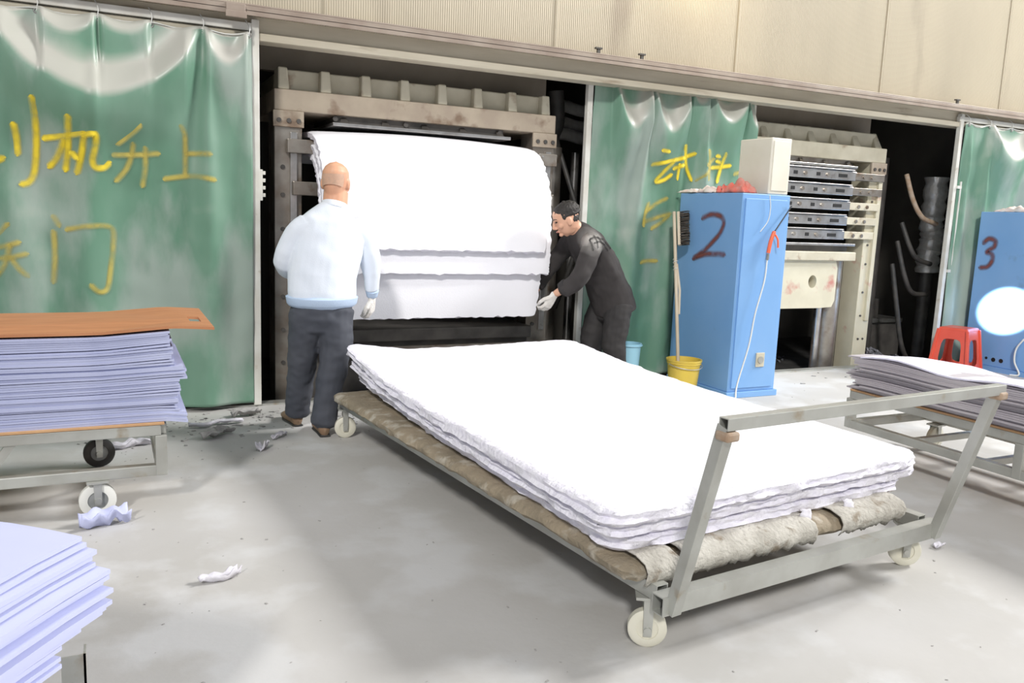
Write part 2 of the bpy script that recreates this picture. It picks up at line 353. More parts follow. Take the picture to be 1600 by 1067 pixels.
c1, f1 = curtain('large green tarpaulin curtain at left, painted with yellow characters', -2.2, .895, 2.545, 0,
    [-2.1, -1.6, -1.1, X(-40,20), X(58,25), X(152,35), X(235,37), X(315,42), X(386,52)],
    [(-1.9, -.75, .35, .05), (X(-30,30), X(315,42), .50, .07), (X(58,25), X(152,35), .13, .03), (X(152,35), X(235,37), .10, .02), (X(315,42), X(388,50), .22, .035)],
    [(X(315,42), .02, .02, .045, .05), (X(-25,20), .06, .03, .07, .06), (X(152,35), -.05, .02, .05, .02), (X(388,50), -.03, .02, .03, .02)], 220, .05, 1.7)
def on1(a, b): p = px(a, b, 1, -.05); return (p[0], f1(p[0], p[2])-.006, p[2])
strokes([[[(22,195),(26,215),(28,240)],[(52,155),(56,185),(57,230),(54,268),(46,284),(35,288)]],[[(70,216),(100,213),(130,209)],[(107,185),(107,225),(103,265)],[(100,222),(90,245),(78,260)],[(113,240),(120,247)],
    [(132,212),(128,240),(121,270)],[(132,212),(148,211),(150,225),(145,250),(150,262),(162,262),(170,255)]],[[(-6,252),(5,247)]]], on1, (0,-1,0), .036, 'lettering', 'paint_yellow', c1)
strokes([[[(218,198),(205,210),(184,225)],[(178,242),(215,242),(247,240)],[(208,226),(205,245),(197,265),(182,282)],[(227,232),(227,262),(223,290)]],[[(283,198),(289,215),(290,272)],[(292,240),(310,240),(328,241)],[(258,279),(300,275),(335,281)]],
    [[(-4,368),(4,360),(12,350)],[(-6,386),(12,383),(30,378)],[(-6,404),(20,401),(42,396)],[(16,384),(8,412),(-4,430)],[(18,402),(30,418),(44,430)]],
    [[(84,338),(92,352)],[(84,362),(86,400),(84,440)],[(105,358),(140,353),(174,356),(177,385),(173,420),(168,450),(155,455),(143,445)]]], on1, (0,-1,0), .032, 'lettering', 'paint_yellow_faded', c1)
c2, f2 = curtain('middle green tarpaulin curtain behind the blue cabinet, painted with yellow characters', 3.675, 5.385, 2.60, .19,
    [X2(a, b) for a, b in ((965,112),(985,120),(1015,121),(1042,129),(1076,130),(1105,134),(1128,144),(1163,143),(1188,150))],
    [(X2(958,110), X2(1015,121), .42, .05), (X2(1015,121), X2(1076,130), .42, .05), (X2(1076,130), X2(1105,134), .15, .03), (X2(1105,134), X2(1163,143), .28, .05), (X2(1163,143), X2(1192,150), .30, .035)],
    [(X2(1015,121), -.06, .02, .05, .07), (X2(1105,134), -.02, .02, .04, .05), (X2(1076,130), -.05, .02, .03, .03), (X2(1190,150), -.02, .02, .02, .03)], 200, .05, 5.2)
def on2(a, b): p = px(a, b, 1, .13); return (p[0], f2(p[0], p[2])-.006, p[2])
strokes([[[(1032,235),(1041,237)],[(1021,257),(1036,254),(1052,251),(1040,266),(1027,283),(1040,281),(1051,273)],[(1053,250),(1070,246),(1087,240)],[(1068,228),(1073,255),(1082,281)],[(1062,258),(1060,279)],[(1054,263),(1068,258)]],
    [[(1117,244),(1121,245)],[(1117,252),(1122,254)],[(1110,262),(1124,261),(1138,259)],[(1130,241),(1124,262),(1118,284)]]], on2, (0,-1,0), .034, 'lettering', 'paint_yellow', c2)
strokes([[[(1100,258),(1112,249)],[(1104,236),(1102,280)],[(1106,262),(1098,272),(1088,282)]],[[(1158,240),(1160,258)],[(1146,272),(1162,268)]],
    [[(1013,330),(1030,318),(1046,310)],[(1008,347),(1028,341),(1050,334)],[(1022,357),(1036,349),(1048,338)],[(1007,352),(1010,335),(1016,318)]],[[(1003,410),(1016,408),(1030,408)]]], on2, (0,-1,0), .036, 'lettering', 'paint_yellow_faded', c2)
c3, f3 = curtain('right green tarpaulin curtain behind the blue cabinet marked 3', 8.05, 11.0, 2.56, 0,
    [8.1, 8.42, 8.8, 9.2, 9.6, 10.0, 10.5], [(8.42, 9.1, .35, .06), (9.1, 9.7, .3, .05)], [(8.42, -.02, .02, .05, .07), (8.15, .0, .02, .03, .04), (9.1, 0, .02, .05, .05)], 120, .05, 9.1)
# ================================================================== PRESSES
def bolts(parent, pts, r=.013, d=(0,-1,0), mat='dark_steel'):
    for p in pts: disc(p, d, r, .012, 8).build('bolt', mat, parent)
def press(x0, lab, second):
    r = thing('hydraulic_press', lab, 'press', (x0+1.15, .75, -.12)); x1 = x0+2.3; y0 = .3
    MB().box(x0, x1, y0, 1.3, 2.10, 2.25).build('top_beam', 'cast_brown' if not second else 'cast', r, bevel=.008)
    cr = MB(); n = 7; a0 = x0+.06; a1 = x1-.1; w = (a1-a0)/n
    cr.box(a0, a1, y0+.075, 1.25, 2.25, 2.40)
    for k in range(n+1):
        xc = a0+k*w
        if second: cr.add([(xc-.05,y0+.02,2.25),(xc+.05,y0+.02,2.25),(xc+.03,y0+.10,2.41),(xc-.03,y0+.10,2.41),(xc-.05,y0+.16,2.25),(xc+.05,y0+.16,2.25)], [(0,1,2,3),(0,3,4),(1,5,2),(0,4,5,1),(4,3,2,5)])
        else: cr.add([(xc-.03,y0+.01,2.25),(xc+.05,y0+.01,2.25),(xc+.035,y0+.01,2.405),(xc-.03,y0+.01,2.405),(xc-.045,y0+.14,2.25),(xc+.06,y0+.14,2.25),(xc+.04,y0+.14,2.405),(xc-.035,y0+.14,2.405)],
                     [(0,1,2,3),(0,3,7,4),(1,5,6,2),(3,2,6,7),(4,5,1,0),(4,7,6,5)])
    cr.build('crown', 'cast', r, bevel=.01)
    for sx in (x0, x1-.2):
        c = MB().box(sx, sx+.2, y0+.01, .55, -.12, 2.10).build('column', 'cream_red' if second and sx > x0 else 'steel', r, bevel=.006)
        cp = MB().box(sx-.01, sx+.21, y0-.012, y0+.012, 1.985, 2.10).build('cap_plate', 'cast_brown', c, bevel=.004)
        bolts(c, [(sx+.03+.07*k, y0-.012, 2.03) for k in range(3)], .017)
        for z in (.25, .5, .75, 1.05, 1.25, 1.5, 1.7): bolts(c, [(sx+.06, y0+.01, z)] + ([(sx+.13, y0+.01, z)] if second else []), .017 if not second else .011)
        MB().box(sx+.11, sx+.16, y0-.02, y0+.02, .45, 1.95).build('guide_strip', 'bright_steel' if not second else 'cream_red', c, bevel=.004)
    pl = MB().box(x0+.42, x1-.42, y0-.02, 1.2, 2.02, 2.045).build('upper_platen', 'bright_steel', r, bevel=.004)
    rb = MB(); rb.box(x0+.46, x1-.46, y0+.05, 1.1, 2.045, 2.10)
    for k in range(5): xx = x0+.5+k*.32; rb.add([(xx-.02,y0+.0,2.045),(xx+.05,y0+.0,2.045),(xx+.03,y0+.06,2.1),(xx,y0+.06,2.1)], [(0,1,2,3)])
    rb.build('platen_ribs', 'dark_steel' if not second else 'steel', pl); bolts(pl, [(x0+.45, y0+.04, 2.075), (x0+1.0, y0+.04, 2.075), (x1-.5, y0+.04, 2.075)], .02)
    if not second:
        for z, sx, sg in ((1.80, x0+.08, 1), (1.50, x0+.12, 1), (1.2, x0+.1, 1), (1.83, x1-.18, 1), (1.5, x1-.2, 1)):
            bk = MB().box(sx, sx+.24 if sx < x0+1 else sx+.17, y0-.07, y0+.0, z, z+.10).build('clamp_arm', 'steel', r, bevel=.006)
            bolts(bk, [(sx+.21 if sx < x0+1 else sx+.03, y0-.07, z+.03), (sx+.21 if sx < x0+1 else sx+.03, y0-.07, z+.075)], .009, mat='bright_steel')
        MB().box(x0+.2, x1-.2, y0-.1, 1.2, .40, .50).build('bed', 'dark_steel', r, bevel=.008)
        MB().box(x0+.2, x1+.18, y0-.14, y0-.1, .33, .37).build('bed_ledge', 'steel', r, bevel=.005)
        MB().box(x0+.2, x1-.2, y0-.02, 1.2, -.12, .40).build('bed_base', 'dark_steel', r)
    else:
        for k, z in enumerate((1.895, 1.745, 1.595, 1.445, 1.30)):
            pn = MB().box(x0+.25, 6.86-.02*k, y0-.06, 1.2, z, z+.09).build('platen', 'bright_steel', r, bevel=.004)
            MB().box(x0+.25, 6.83-.02*k, y0-.075, 1.2, z+.095, z+.108).build('lip_plate', 'bright_steel', pn, bevel=.002)
            MB().box(6.86-.02*k, 7.30-.02*k, y0-.04, y0+.04, z+.01, z+.085).build('end_arm', 'steel' if k < 2 else 'cast', pn, bevel=.004)
            for xx, ww in ((6.02,.05), (6.32,.05), (6.62,.12)): MB().box(xx-.02*k, xx+ww-.02*k, y0-.064, y0-.058, z+.028, z+.062).build('slot', 'hole', pn, bevel=.002)
            bolts(pn, [(6.17-.02*k, y0-.06, z+.045), (6.47-.02*k, y0-.06, z+.045)], .02, mat='steel'); bolts(pn, [(7.0-.02*k, y0-.04, z+.045), (7.12-.02*k, y0-.04, z+.045)], .018, mat='steel')
        MB().box(x0+.25, 6.95, y0-.06, 1.2, 1.235, 1.26).build('lower_platen', 'bright_steel', r, bevel=.004)
        MB().box(x0+.3, 6.9, y0, 1.15, 1.175, 1.235).build('lower_platen_core', 'dark_steel', r)
        MB().box(x0+.46, 6.93, y0-.1, 1.15, 1.085, 1.175).build('table_slab', 'cast', r, bevel=.008)
        n = 48; out = []; inn = []
        xa, xb, za, zb2, rc = x0+.46, 6.73, .60, 1.085, .07
        for k in range(n):
            a = 2*PI*k/n+PI/4; dx, dz = math.cos(a), math.sin(a); cx_, cz_ = (xa+xb)/2, (za+zb2)/2
            t = min((xb-xa)/2/max(abs(dx),1e-6), (zb2-za)/2/max(abs(dz),1e-6)); qx, qz = cx_+dx*t, cz_+dz*t
            if qz < za+rc and qx > xb-rc:
                v = Vector((qx-(xb-rc), qz-(za+rc))); v = v.normalized()*rc if v.length > rc else v; qx, qz = xb-rc+v.x, za+rc+v.y
            out.append((qx, y0-.06, qz)); inn.append((6.40+.055*dx, y0-.06, .87+.065*dz))
        MB().holed(out, inn, (0,.12,0)).build('table_apron', 'cream_red', r, smooth=30)
        MB().box(x0+.25, 6.6, y0+.14, 1.1, .65, 1.085).build('table_core', 'dark_steel', r)
        MB().tube([(6.87,.46,-.12),(6.87,.46,1.085)], .115, 28).build('ram', 'steel', r, smooth=40)
        MB().tube([(6.70,.42,-.12),(6.70,.42,.60)], .04, 20).build('guide_rod', 'bright_steel', r, smooth=40)
    return r
press(1.1, 'left hydraulic press with white foam coming out of it', False)
press(5.04, 'right hydraulic press with stacked steel platens and cream table', True)
def pipe(name, lab, cat, pts, rad, mat, n=20, group=None, sm=5):
    return tag(MB().tube(curve(pts, sm), rad, n).build(name, mat, smooth=50), lab, cat, group)
pipe('oil_cylinder', 'dark stained steel cylinder right of the left press', 'cylinder', [(3.55,.62,-.12),(3.55,.62,.6),(3.55,.62,1.2),(3.55,.62,2.02)], .085, 'steel')
pipe('cylinder_boot', 'black rubber boot on top of the cylinder by the left press', 'boot', [(3.55,.62,2.02),(3.54,.62,2.12),(3.58,.62,2.25),(3.56,.62,2.5)], .07, 'rubber')
for k, (z, yy) in enumerate(((2.42,1.0),(2.28,1.05),(2.16,.95))):
    pipe('foil_duct', ('uppermost', 'middle', 'lowest')[k]+' of the foil-wrapped pipes in the upper right of the left bay', 'pipe', [(3.62,yy,z),(3.85,yy,z+.02),(4.05,yy,z-.01),(4.41,yy,z)], .055, 'foil', group='foil pipes in the left bay')
pipe('steel_pipe', 'upright shiny steel pipe beside the middle curtain post', 'pipe', [(3.86,.75,-.12),(3.86,.75,.8),(3.86,.75,1.4),(3.86,.75,2.0)], .035, 'bright_steel')
pipe('dark_hose', 'black hose hanging beside the cylinder of the left press', 'hose', [(3.62,.60,1.97),(3.68,.44,1.6),(3.74,.4,1.35),(3.68,.42,1.0),(3.64,.60,.6)], .022, 'rubber', 10)
pipe('curled_hose', 'thick black hose loop lying on scraps under the bending worker', 'hose', [(3.1,.12,.06),(3.25,.05,.06),(3.45,.03,.07),(3.55,.1,.07),(3.55,.25,.08)], .03, 'rubber', 10)
pipe('diagonal_pipe', 'grey pipe slanting up the dark wall left of the left press', 'pipe', [(.895,.3,.95),(.93,.5,1.15),(.97,.9,1.42),(1.0,1.3,1.7)], .03, 'dark_steel')
pipe('oil_cylinder', 'tall dark round column right of the right press', 'cylinder', [(7.72,.75,-.12),(7.72,.75,.6),(7.72,.75,1.4),(7.72,.75,2.2)], .13, 'dark_steel')
FX = px(1456, 350, 1, .62)[0]; pts = [(FX+.01,.62,.95),(FX,.62,1.15),(FX+.03,.62,1.35),(FX-.01,.62,1.5),(FX,.62,1.7),(FX,.62,2.03)]
pipe('foil_duct', 'crinkled foil-wrapped upright pipe beside the right curtain', 'pipe', pts, [.125+.014*math.sin(k*2.3) for k in range(26)], 'foil', 24)
pipe('foil_duct_support', 'black stub under the crinkled foil-wrapped pipe', 'pipe', [(FX,.62,-.12),(FX,.62,.3),(FX,.62,.94)], .07, 'dark_steel')
for k, (pp, lab) in enumerate((([(7.85,.45,2.02),(7.87,.35,1.75),(7.98,.3,1.57),(8.22,.3,1.5)], 'brownish hose looping into the foil pipe, highest of the hoses in the right bay'),
    ([(7.82,.42,1.5),(7.86,.32,1.25),(7.97,.3,1.12),(8.2,.3,1.06)], 'black hose looping across the middle of the foil pipe in the right bay'),
    ([(7.78,.42,1.3),(7.82,.32,.95),(7.95,.3,.75),(8.2,.3,.72)], 'black hose looping below the foil pipe in the right bay'),
    ([(7.74,.42,1.05),(7.76,.32,.6),(7.84,.28,.2),(8.0,.28,-.02),(8.2,.28,-.09)], 'lowest black hose near the pit floor in the right bay'))):
    pipe('hose', lab, 'hose', pp, .026, 'rubber' if k else 'rust', 10, 'hoses in the right bay')
bx = MB().box(6.0, 6.42, .75, 1.1, -.12, .22).build('cardboard_box', 'cardboard', bevel=.01); tag(bx, 'brown cardboard box in the dark pit under the right press', 'box')
t = thing('pump_unit', 'dark pump block behind the hoses in the right bay', 'pump', (8.0,.9,-.12))
MB().box(7.86,8.4,.75,1.1,-.12,.35).build('tank','dark_steel',t,bevel=.01); MB().box(7.88,8.38,.72,1.05,.35,.40).build('lid','bright_steel',t,bevel=.005); MB().tube([(8.05,.9,.4),(8.05,.9,.62)],.08,16).build('motor','dark_steel',t,smooth=40)
def rubble(lab, cx, cy, sx, sy, h, n, z0, mat='rubble'):
    mb = MB()
    for k in range(n):
        a = random.gauss(0,.42); b2 = random.gauss(0,.42); q = max(0, 1-(a*a+b2*b2)); s_ = random.uniform(.008,.03)
        c = Vector((cx+a*sx, cy+b2*sy, z0+h*q*random.random()+s_*.3)); R = Matrix.Rotation(random.random()*6,3,Vector((random.random(),random.random(),random.random()+.01)).normalized())
        mb.add([c+R@Vector((i*s_,j*s_*.6,l*s_*.35)) for i in (-1,1) for j in (-1,1) for l in (-1,1)], [(0,1,3,2),(4,6,7,5),(0,4,5,1),(2,3,7,6),(0,2,6,4),(1,5,7,3)])
    mb.ball((cx,cy,z0-.01),(sx*.8,sy*.8,h*.7),14,8)
    return tag(mb.build('scrap_heap', mat), lab, 'scrap heap', None, 'stuff')
rubble('heap of grey foam crumbs on the floor beside the bending worker', 3.45, .3, .45, .28, .22, 900, -.12)
rubble('heap of grey foam crumbs in the pit behind the ram of the right press', 6.3, 1.3, .7, .35, .45, 700, -.12)
rubble('heap of grey shavings by the pit edge near the right column', 7.55, .4, .3, .2, .22, 600, -.12)
rubble('dark crumbs on the pit floor under the foil pipe', 7.95, .5, .25, .25, .12, 300, -.12)
# ================================================================== TROLLEYS
def castor(parent, x, y, r, ztop, tyre, ang=0, world=True):
    "swivel castor: plate and fork with the wheel as its sub-parts"
    c, s_ = math.cos(ang), math.sin(ang); P = lambda a, b2, z: (x+a*c-b2*s_, y+a*s_+b2*c, z)
    fk = MB()
    for sd in (-1, 1): fk.add([P(-.018, sd*.027, ztop-.012), P(.018, sd*.027, ztop-.012), P(.014, sd*.027, r-.02), P(-.014, sd*.027, r-.02), P(-.018, sd*.031, ztop-.012), P(.018, sd*.031, ztop-.012), P(.014, sd*.031, r-.02), P(-.014, sd*.031, r-.02)],
                              [(0,1,2,3),(4,7,6,5),(0,4,5,1),(3,2,6,7),(0,3,7,4),(1,5,6,2)])
    pts = [P(-.045,-.04,0), P(.045,-.04,0), P(.045,.04,0), P(-.045,.04,0)]
    fk.add([(a,b2,ztop-.012) for a,b2,_ in pts]+[(a,b2,ztop-.002) for a,b2,_ in pts], [(3,2,1,0),(4,5,6,7)]+[(i,(i+1)%4,4+(i+1)%4,4+i) for i in range(4)])
    f = fk.build('castor', 'galv', parent, world)
    w = MB(); n = 28; prof = [(-.019,.55),(-.019,.9),(-.014,1),(.014,1),(.019,.9),(.019,.55)]
    V = [P(r*q*math.cos(2*PI*j/n), w_, r+r*q*math.sin(2*PI*j/n)) for w_, q in prof for j in range(n)]
    w.add(V, [(i*n+j, i*n+(j+1)%n, (i+1)%6*n+(j+1)%n, (i+1)%6*n+j) for i in range(6) for j in range(n)])
    w.build('tyre', tyre, f, world, smooth=40)
    MB().tube([P(0,-.015,r), P(0,.015,r)], r*.57, 20).build('wheel_disc', 'wheel_grey' if tyre != 'nylon' else 'nylon', f, world, smooth=40)
    MB().tube([P(0,-.036,r), P(0,.036,r)], r*.2, 12).build('axle', 'galv', f, world, smooth=40)
TZ = math.radians(6); TO = Vector((1.6, -3.83, 0))
def T(u, v, z): return (TO.x+u*math.cos(TZ)-v*math.sin(TZ), TO.y+u*math.sin(TZ)+v*math.cos(TZ), z)
t = thing('platform_trolley', 'long steel trolley with tall handle carrying the white foam slabs', 'trolley', TO, TZ)
sq = dict(wall=.004)
for u in (0, 1.45): MB().beam((u,-.06,.215), (u,2.905,.215), .05, .055, **sq).build('side_rail', 'galv', t, False)
MB().beam((-.045,-.09,.195), (1.50,-.09,.195), .055, .065, **sq).build('front_rail', 'galv', t, False)
MB().beam((-.03,2.93,.215), (1.48,2.93,.215), .05, .055, **sq).build('rear_rail', 'galv', t, False)
for v in (.55, 1.2, 1.9, 2.5): MB().beam((.026,v,.215), (1.424,v,.215), .04, .05).build('cross_rail', 'galv', t, False)
for e0, e1 in (((0,-.115,.17), (-.03,-.31,.845)), ((1.455,-.115,.17), (1.425,-.31,.83))): h = MB().beam(e0, e1, .04, .04, (1,0,0), **sq).build('handle_post', 'galv', t, False, bevel=.004)
MB().beam((-.05,-.315,.852), (1.445,-.315,.838), .038, .038, **sq).build('handle_bar', 'galv', h, False, bevel=.004)
for u, e in ((-.03, -.001), (1.425, .0)): MB().box(u-.026, u+.026, -.342, -.288, .80, .83).build('weld_joint', 'rust', h, False, bevel=.008)
for u in (0, 1.45):
    for v in (0, 2.86): castor(t, u, v, .066, .188, 'nylon', -.65 if v == 0 else -.25, False)
# --- ragged slabs
def rrect(u0, u1, v0, v1, d, rc, n=40):
    u0 += d; u1 -= d; v0 += d; v1 -= d; rc = max(rc-d, .004); pts = []
    for (cu, cv, a0) in ((u1-rc, v1-rc, 0), (u0+rc, v1-rc, PI/2), (u0+rc, v0+rc, PI), (u1-rc, v0+rc, 1.5*PI)):
        pts += [(cu+rc*math.cos(a0+PI/2*k/6), cv+rc*math.sin(a0+PI/2*k/6)) for k in range(7)]
    out = []
    for i in range(len(pts)):   # subdivide the straight runs
        a = Vector(pts[i]); b2 = Vector(pts[(i+1) % len(pts)])
        m = n if (i % 7) == 6 else 1
        out += [tuple(a.lerp(b2, k/m)) for k in range(m)]
    return out
def slab(name, fr, u0, u1, v0, v1, th, rag, zf, mats, rc=.06, seed=0, prof=None, n=60):
    hw = min(u1-u0, v1-v0)/2
    prof = prof or [(.05,0),(.015,.03),(.0,.25),(.008,.5),(.0,.78),(.012,.95),(.04,1.0)]
    rings = prof+[(.12,1.0),(.3,1.0),(hw*.6,1.0),(hw*.97,1.0)]
    mb = MB(); V = []; cnt = 0
    for k, (d, q) in enumerate(rings):
        L = rrect(u0, u1, v0, v1, d, rc, n); cnt = len(L)
        for (a, b2) in L:
            e = 0; ez = 0
            if 0 < k < len(prof):
                e = rag*(nz(a*9+seed, b2*9, k*.9)+.8*nz(a*38+seed, b2*38, k*1.7)); ez = rag*.35*nz(a*20+seed, b2*20, k+5)
            cu, cv = (u0+u1)/2, (v0+v1)/2; du, dv = a-cu, b2-cv
            l = max(abs(du)/(u1-u0), abs(dv)/(v1-v0)); au = a+(e*(1 if du > 0 else -1) if abs(du)/(u1-u0) > l-.02 else 0); av = b2+(e*(1 if dv > 0 else -1) if abs(dv)/(v1-v0) > l-.02 else 0)
            V.append(fr(au, av, zf(a, b2)+th*q+ez))
    Fc = [(i*cnt+j, i*cnt+(j+1)%cnt, (i+1)*cnt+(j+1)%cnt, (i+1)*cnt+j) for i in range(len(rings)-1) for j in range(cnt)]
    Bk = 6+n; top_ = (len(rings)-1)*cnt
    for base, flip in ((0, True), (top_, False)):   # strips across, so that the curved faces stay smooth
        A_ = [base+(Bk+6+j)%cnt for j in range(n+1)]; B_ = [base+(3*Bk+6+j)%cnt for j in range(n+1)]
        Fc += [(A_[j], A_[j+1], B_[n-j-1], B_[n-j]) for j in range(n)]
        Fc += [tuple(base+(3*Bk+6+n+j)%cnt for j in range(0, 2*Bk-n+1)), tuple(base+(Bk+6+n+j)%cnt for j in range(0, 2*Bk-n+1))]
    o = mb.add(V, Fc).build(name, mats[0], smooth=50)
    if len(mats) > 1:
        o.data.materials.append(MATS[mats[1]])
        for p in o.data.polygons: p.material_index = 1 if p.index < (len(prof)-1)*cnt else 0
    return o
o = slab('padded_mat', T, -.10, 1.43, -.02, 2.84, .062, .012, lambda u, v: .245+.010*nz(u*2,v*3,2)-.012*max(0, 1-(v+.02)*3), ['mat_cloth'], .07, 3, [(.05,0),(.01,.12),(-.004,.4),(0,.7),(.02,.92),(.05,1.0)])
tag(o, 'worn brown and grey padded mat on the long trolley under the white slabs', 'mat')
def fray(u0_, u1_, side, seed, lab):
    def fn(i, j):
        a = u0_+(u1_-u0_)*i; rg = .020*nz(a*22+seed)+.012*nz(a*60+seed)
        e, z_ = ((.10+rg, .318), (.03, .319), (-.020, .305), (-.036, .280), (-.030, .250+rg*.6), (-.018, .232+rg))[j_(j)]
        return T(a, e-.005, z_) if side == 'front' else T(-.085+e, a, z_)
    j_ = lambda j: min(5, int(round(j*5)))
    return tag(solidify(MB().grid(fn, 60, 5).build('frayed_cover', 'fluff', o, smooth=180), .003, 1), lab)
M('fluff', (.55,.53,.48), (.36,.34,.30), 9, .95, c3=(.24,.20,.15), scale3=12, t3=.55, bump=1.0, bscale=60)
fray(.13, .80, 'front', 1, 'whitish frayed cloth on the front edge'); fray(-.05, .10, 'front', 5, 'whitish frayed cloth at the front corner'); fray(.95, 1.36, 'front', 3, 'grey worn cloth on the front edge')
lift = lambda u, v: .06*max(0, (v-1.3)/1.5)**1.6
zs = [.309, .366, .420]; ths = [.052, .050, .058]
geo = [(-.10, 1.50, .06, 2.84), (-.15, 1.60, .05, 2.86), (-.17, 1.56, .02, 2.88)]
for k, lab in enumerate(('lowest of the three white foam slabs on the long trolley', 'middle one of the three white foam slabs on the long trolley', 'top white foam slab on the long trolley, with smooth wide surface')):
    u0_, u1_, v0_, v1_ = geo[k]
    def zf(u, v, k=k): return zs[k]+lift(u, v)*(1 if k else .9)+.006*nz(u*1.3, v*1.3, k)+(.05*(max(0,.25-u)*2)*max(0,(v-2.3)*2)*k*.6)
    fr = lambda u, v, z: T(u+.055*v, v, z)
    tag(slab('foam_slab', fr, u0_, u1_, v0_, v1_, ths[k], .014, zf, ['foam_white', 'foam_edge'], .10, k*7), lab, 'foam slab', 'foam slabs on the long trolley')
# --- foam slabs hanging out of the press
def drape(lab, prof, x0, x1, th, seed, side):
    P = curve([(0, a, b2) for a, b2 in prof], 10); n = len(P); nx = 46; V = []
    Ls = [0]
    for a, b2 in zip(P[:-1], P[1:]): Ls.append(Ls[-1]+(b2-a).length)
    def pt(i, j, q):
        t_ = (P[min(i+1,n-1)]-P[max(i-1,0)]).normalized(); nn = Vector((0, t_.z, -t_.y))   # outward, towards the camera
        s_ = Ls[i]/Ls[-1]; a = j/nx; edge = min(a, 1-a)
        xa = x0+side[0]*s_+side[2]*math.sin(PI*s_); xb = x1+side[1]*s_+side[3]*math.sin(PI*s_)
        rg = .012*(nz(i*.9+seed, q*2)+nz(i*.35+seed, q+9)) if j in (0, nx) else 0
        x = xa+(xb-xa)*a+rg; bul = .03*math.sin(PI*a)*math.sin(PI*s_)
        e = 0
        if i == n-1: e = .016*(nz(j*.8+seed, q*3)+.7*nz(j*2.3+seed, q))
        rr = th*.5*(1-.35*max(0, 1-edge*nx/1.2))
        p = P[i]+nn*(bul+rr*(q*2-1)) + t_*e; return (x, p.y, p.z)
    mb = MB(); idx = {}
    for q in (0, 1):
        for i in range(n):
            for j in range(nx+1): idx[q,i,j] = len(V); V.append(pt(i, j, q))
    Fc = []
    for q in (0, 1):
        for i in range(n-1):
            for j in range(nx): f = (idx[q,i,j], idx[q,i+1,j], idx[q,i+1,j+1], idx[q,i,j+1]); Fc.append(f if q else f[::-1])
    for i in range(n-1):
        for j in (0, nx): Fc.append((idx[0,i,j], idx[0,i+1,j], idx[1,i+1,j], idx[1,i,j]))
    for j in range(nx):
        for i in (0, n-1): Fc.append((idx[0,i,j], idx[0,i,j+1], idx[1,i,j+1], idx[1,i,j]))
    m0 = len(Fc)-2*(n-1)-2*nx
    o = mb.add(V, Fc).build('foam_slab', 'foam_white', smooth=60); o.data.materials.append(MATS['foam_edge'])
    for p in o.data.polygons: p.material_index = 1 if p.index >= m0 else 0
    b2 = o.modifiers.new('b', 'BEVEL'); b2.width = .014; b2.segments = 3; b2.limit_method = 'ANGLE'; b2.angle_limit = math.radians(50)
    return tag(o, lab, 'foam slab', 'foam slabs hanging out of the left press')
drape('shortest white foam slab hanging out of the press, outermost of three', [(1.15,1.93),(.7,1.955),(.35,1.945),(.1,1.88),(-.09,1.72),(-.20,1.5),(-.27,1.3),(-.31,1.14)], 1.36, 3.21, .055, 1, (-.02,-.19,.0,.05))
drape('middle-length white foam slab hanging out of the press below the outermost', [(1.15,1.865),(.7,1.89),(.38,1.88),(.14,1.81),(-.03,1.66),(-.13,1.45),(-.20,1.25),(-.25,1.07),(-.265,.97)], 1.36, 3.23, .055, 5, (-.02,-.15,.0,.05))
drape('longest white foam slab hanging out of the press, its lower edge held by both workers', [(1.15,1.80),(.7,1.825),(.4,1.815),(.18,1.75),(.03,1.6),(-.06,1.4),(-.13,1.2),(-.18,1.0),(-.21,.82),(-.22,.64)], 1.36, 3.22, .055, 9, (-.02,-.22,.0,.05))
# ------------------------------------------------------------------ stacks of thin sheets
def sheet(name, fr, u0, u1, v0, v1, zfn, th, mat, lab, group, nu=14, nv=8, cat='foam sheet'):
    V = []; idx = {}
    for q in (0, 1):
        for i in range(nu+1):
            for j in range(nv+1):
                u = u0+(u1-u0)*i/nu; v = v0+(v1-v0)*j/nv; idx[q,i,j] = len(V); V.append(fr(u, v, zfn(u, v)+q*th))
    Fc = []
    for q in (0, 1):
        for i in range(nu):
            for j in range(nv): f = (idx[q,i,j], idx[q,i+1,j], idx[q,i+1,j+1], idx[q,i,j+1]); Fc.append(f if q else f[::-1])
    for i in range(nu):
        for j in (0, nv): Fc.append((idx[0,i,j], idx[0,i+1,j], idx[1,i+1,j], idx[1,i,j]))
    for j in range(nv):
        for i in (0, nu): Fc.append((idx[0,i,j], idx[0,i,j+1], idx[1,i,j+1], idx[1,i,j]))
    return tag(MB().add(V, Fc).build(name, mat, smooth=40), lab, cat, group)
I = lambda u, v, z: (u, v, z)
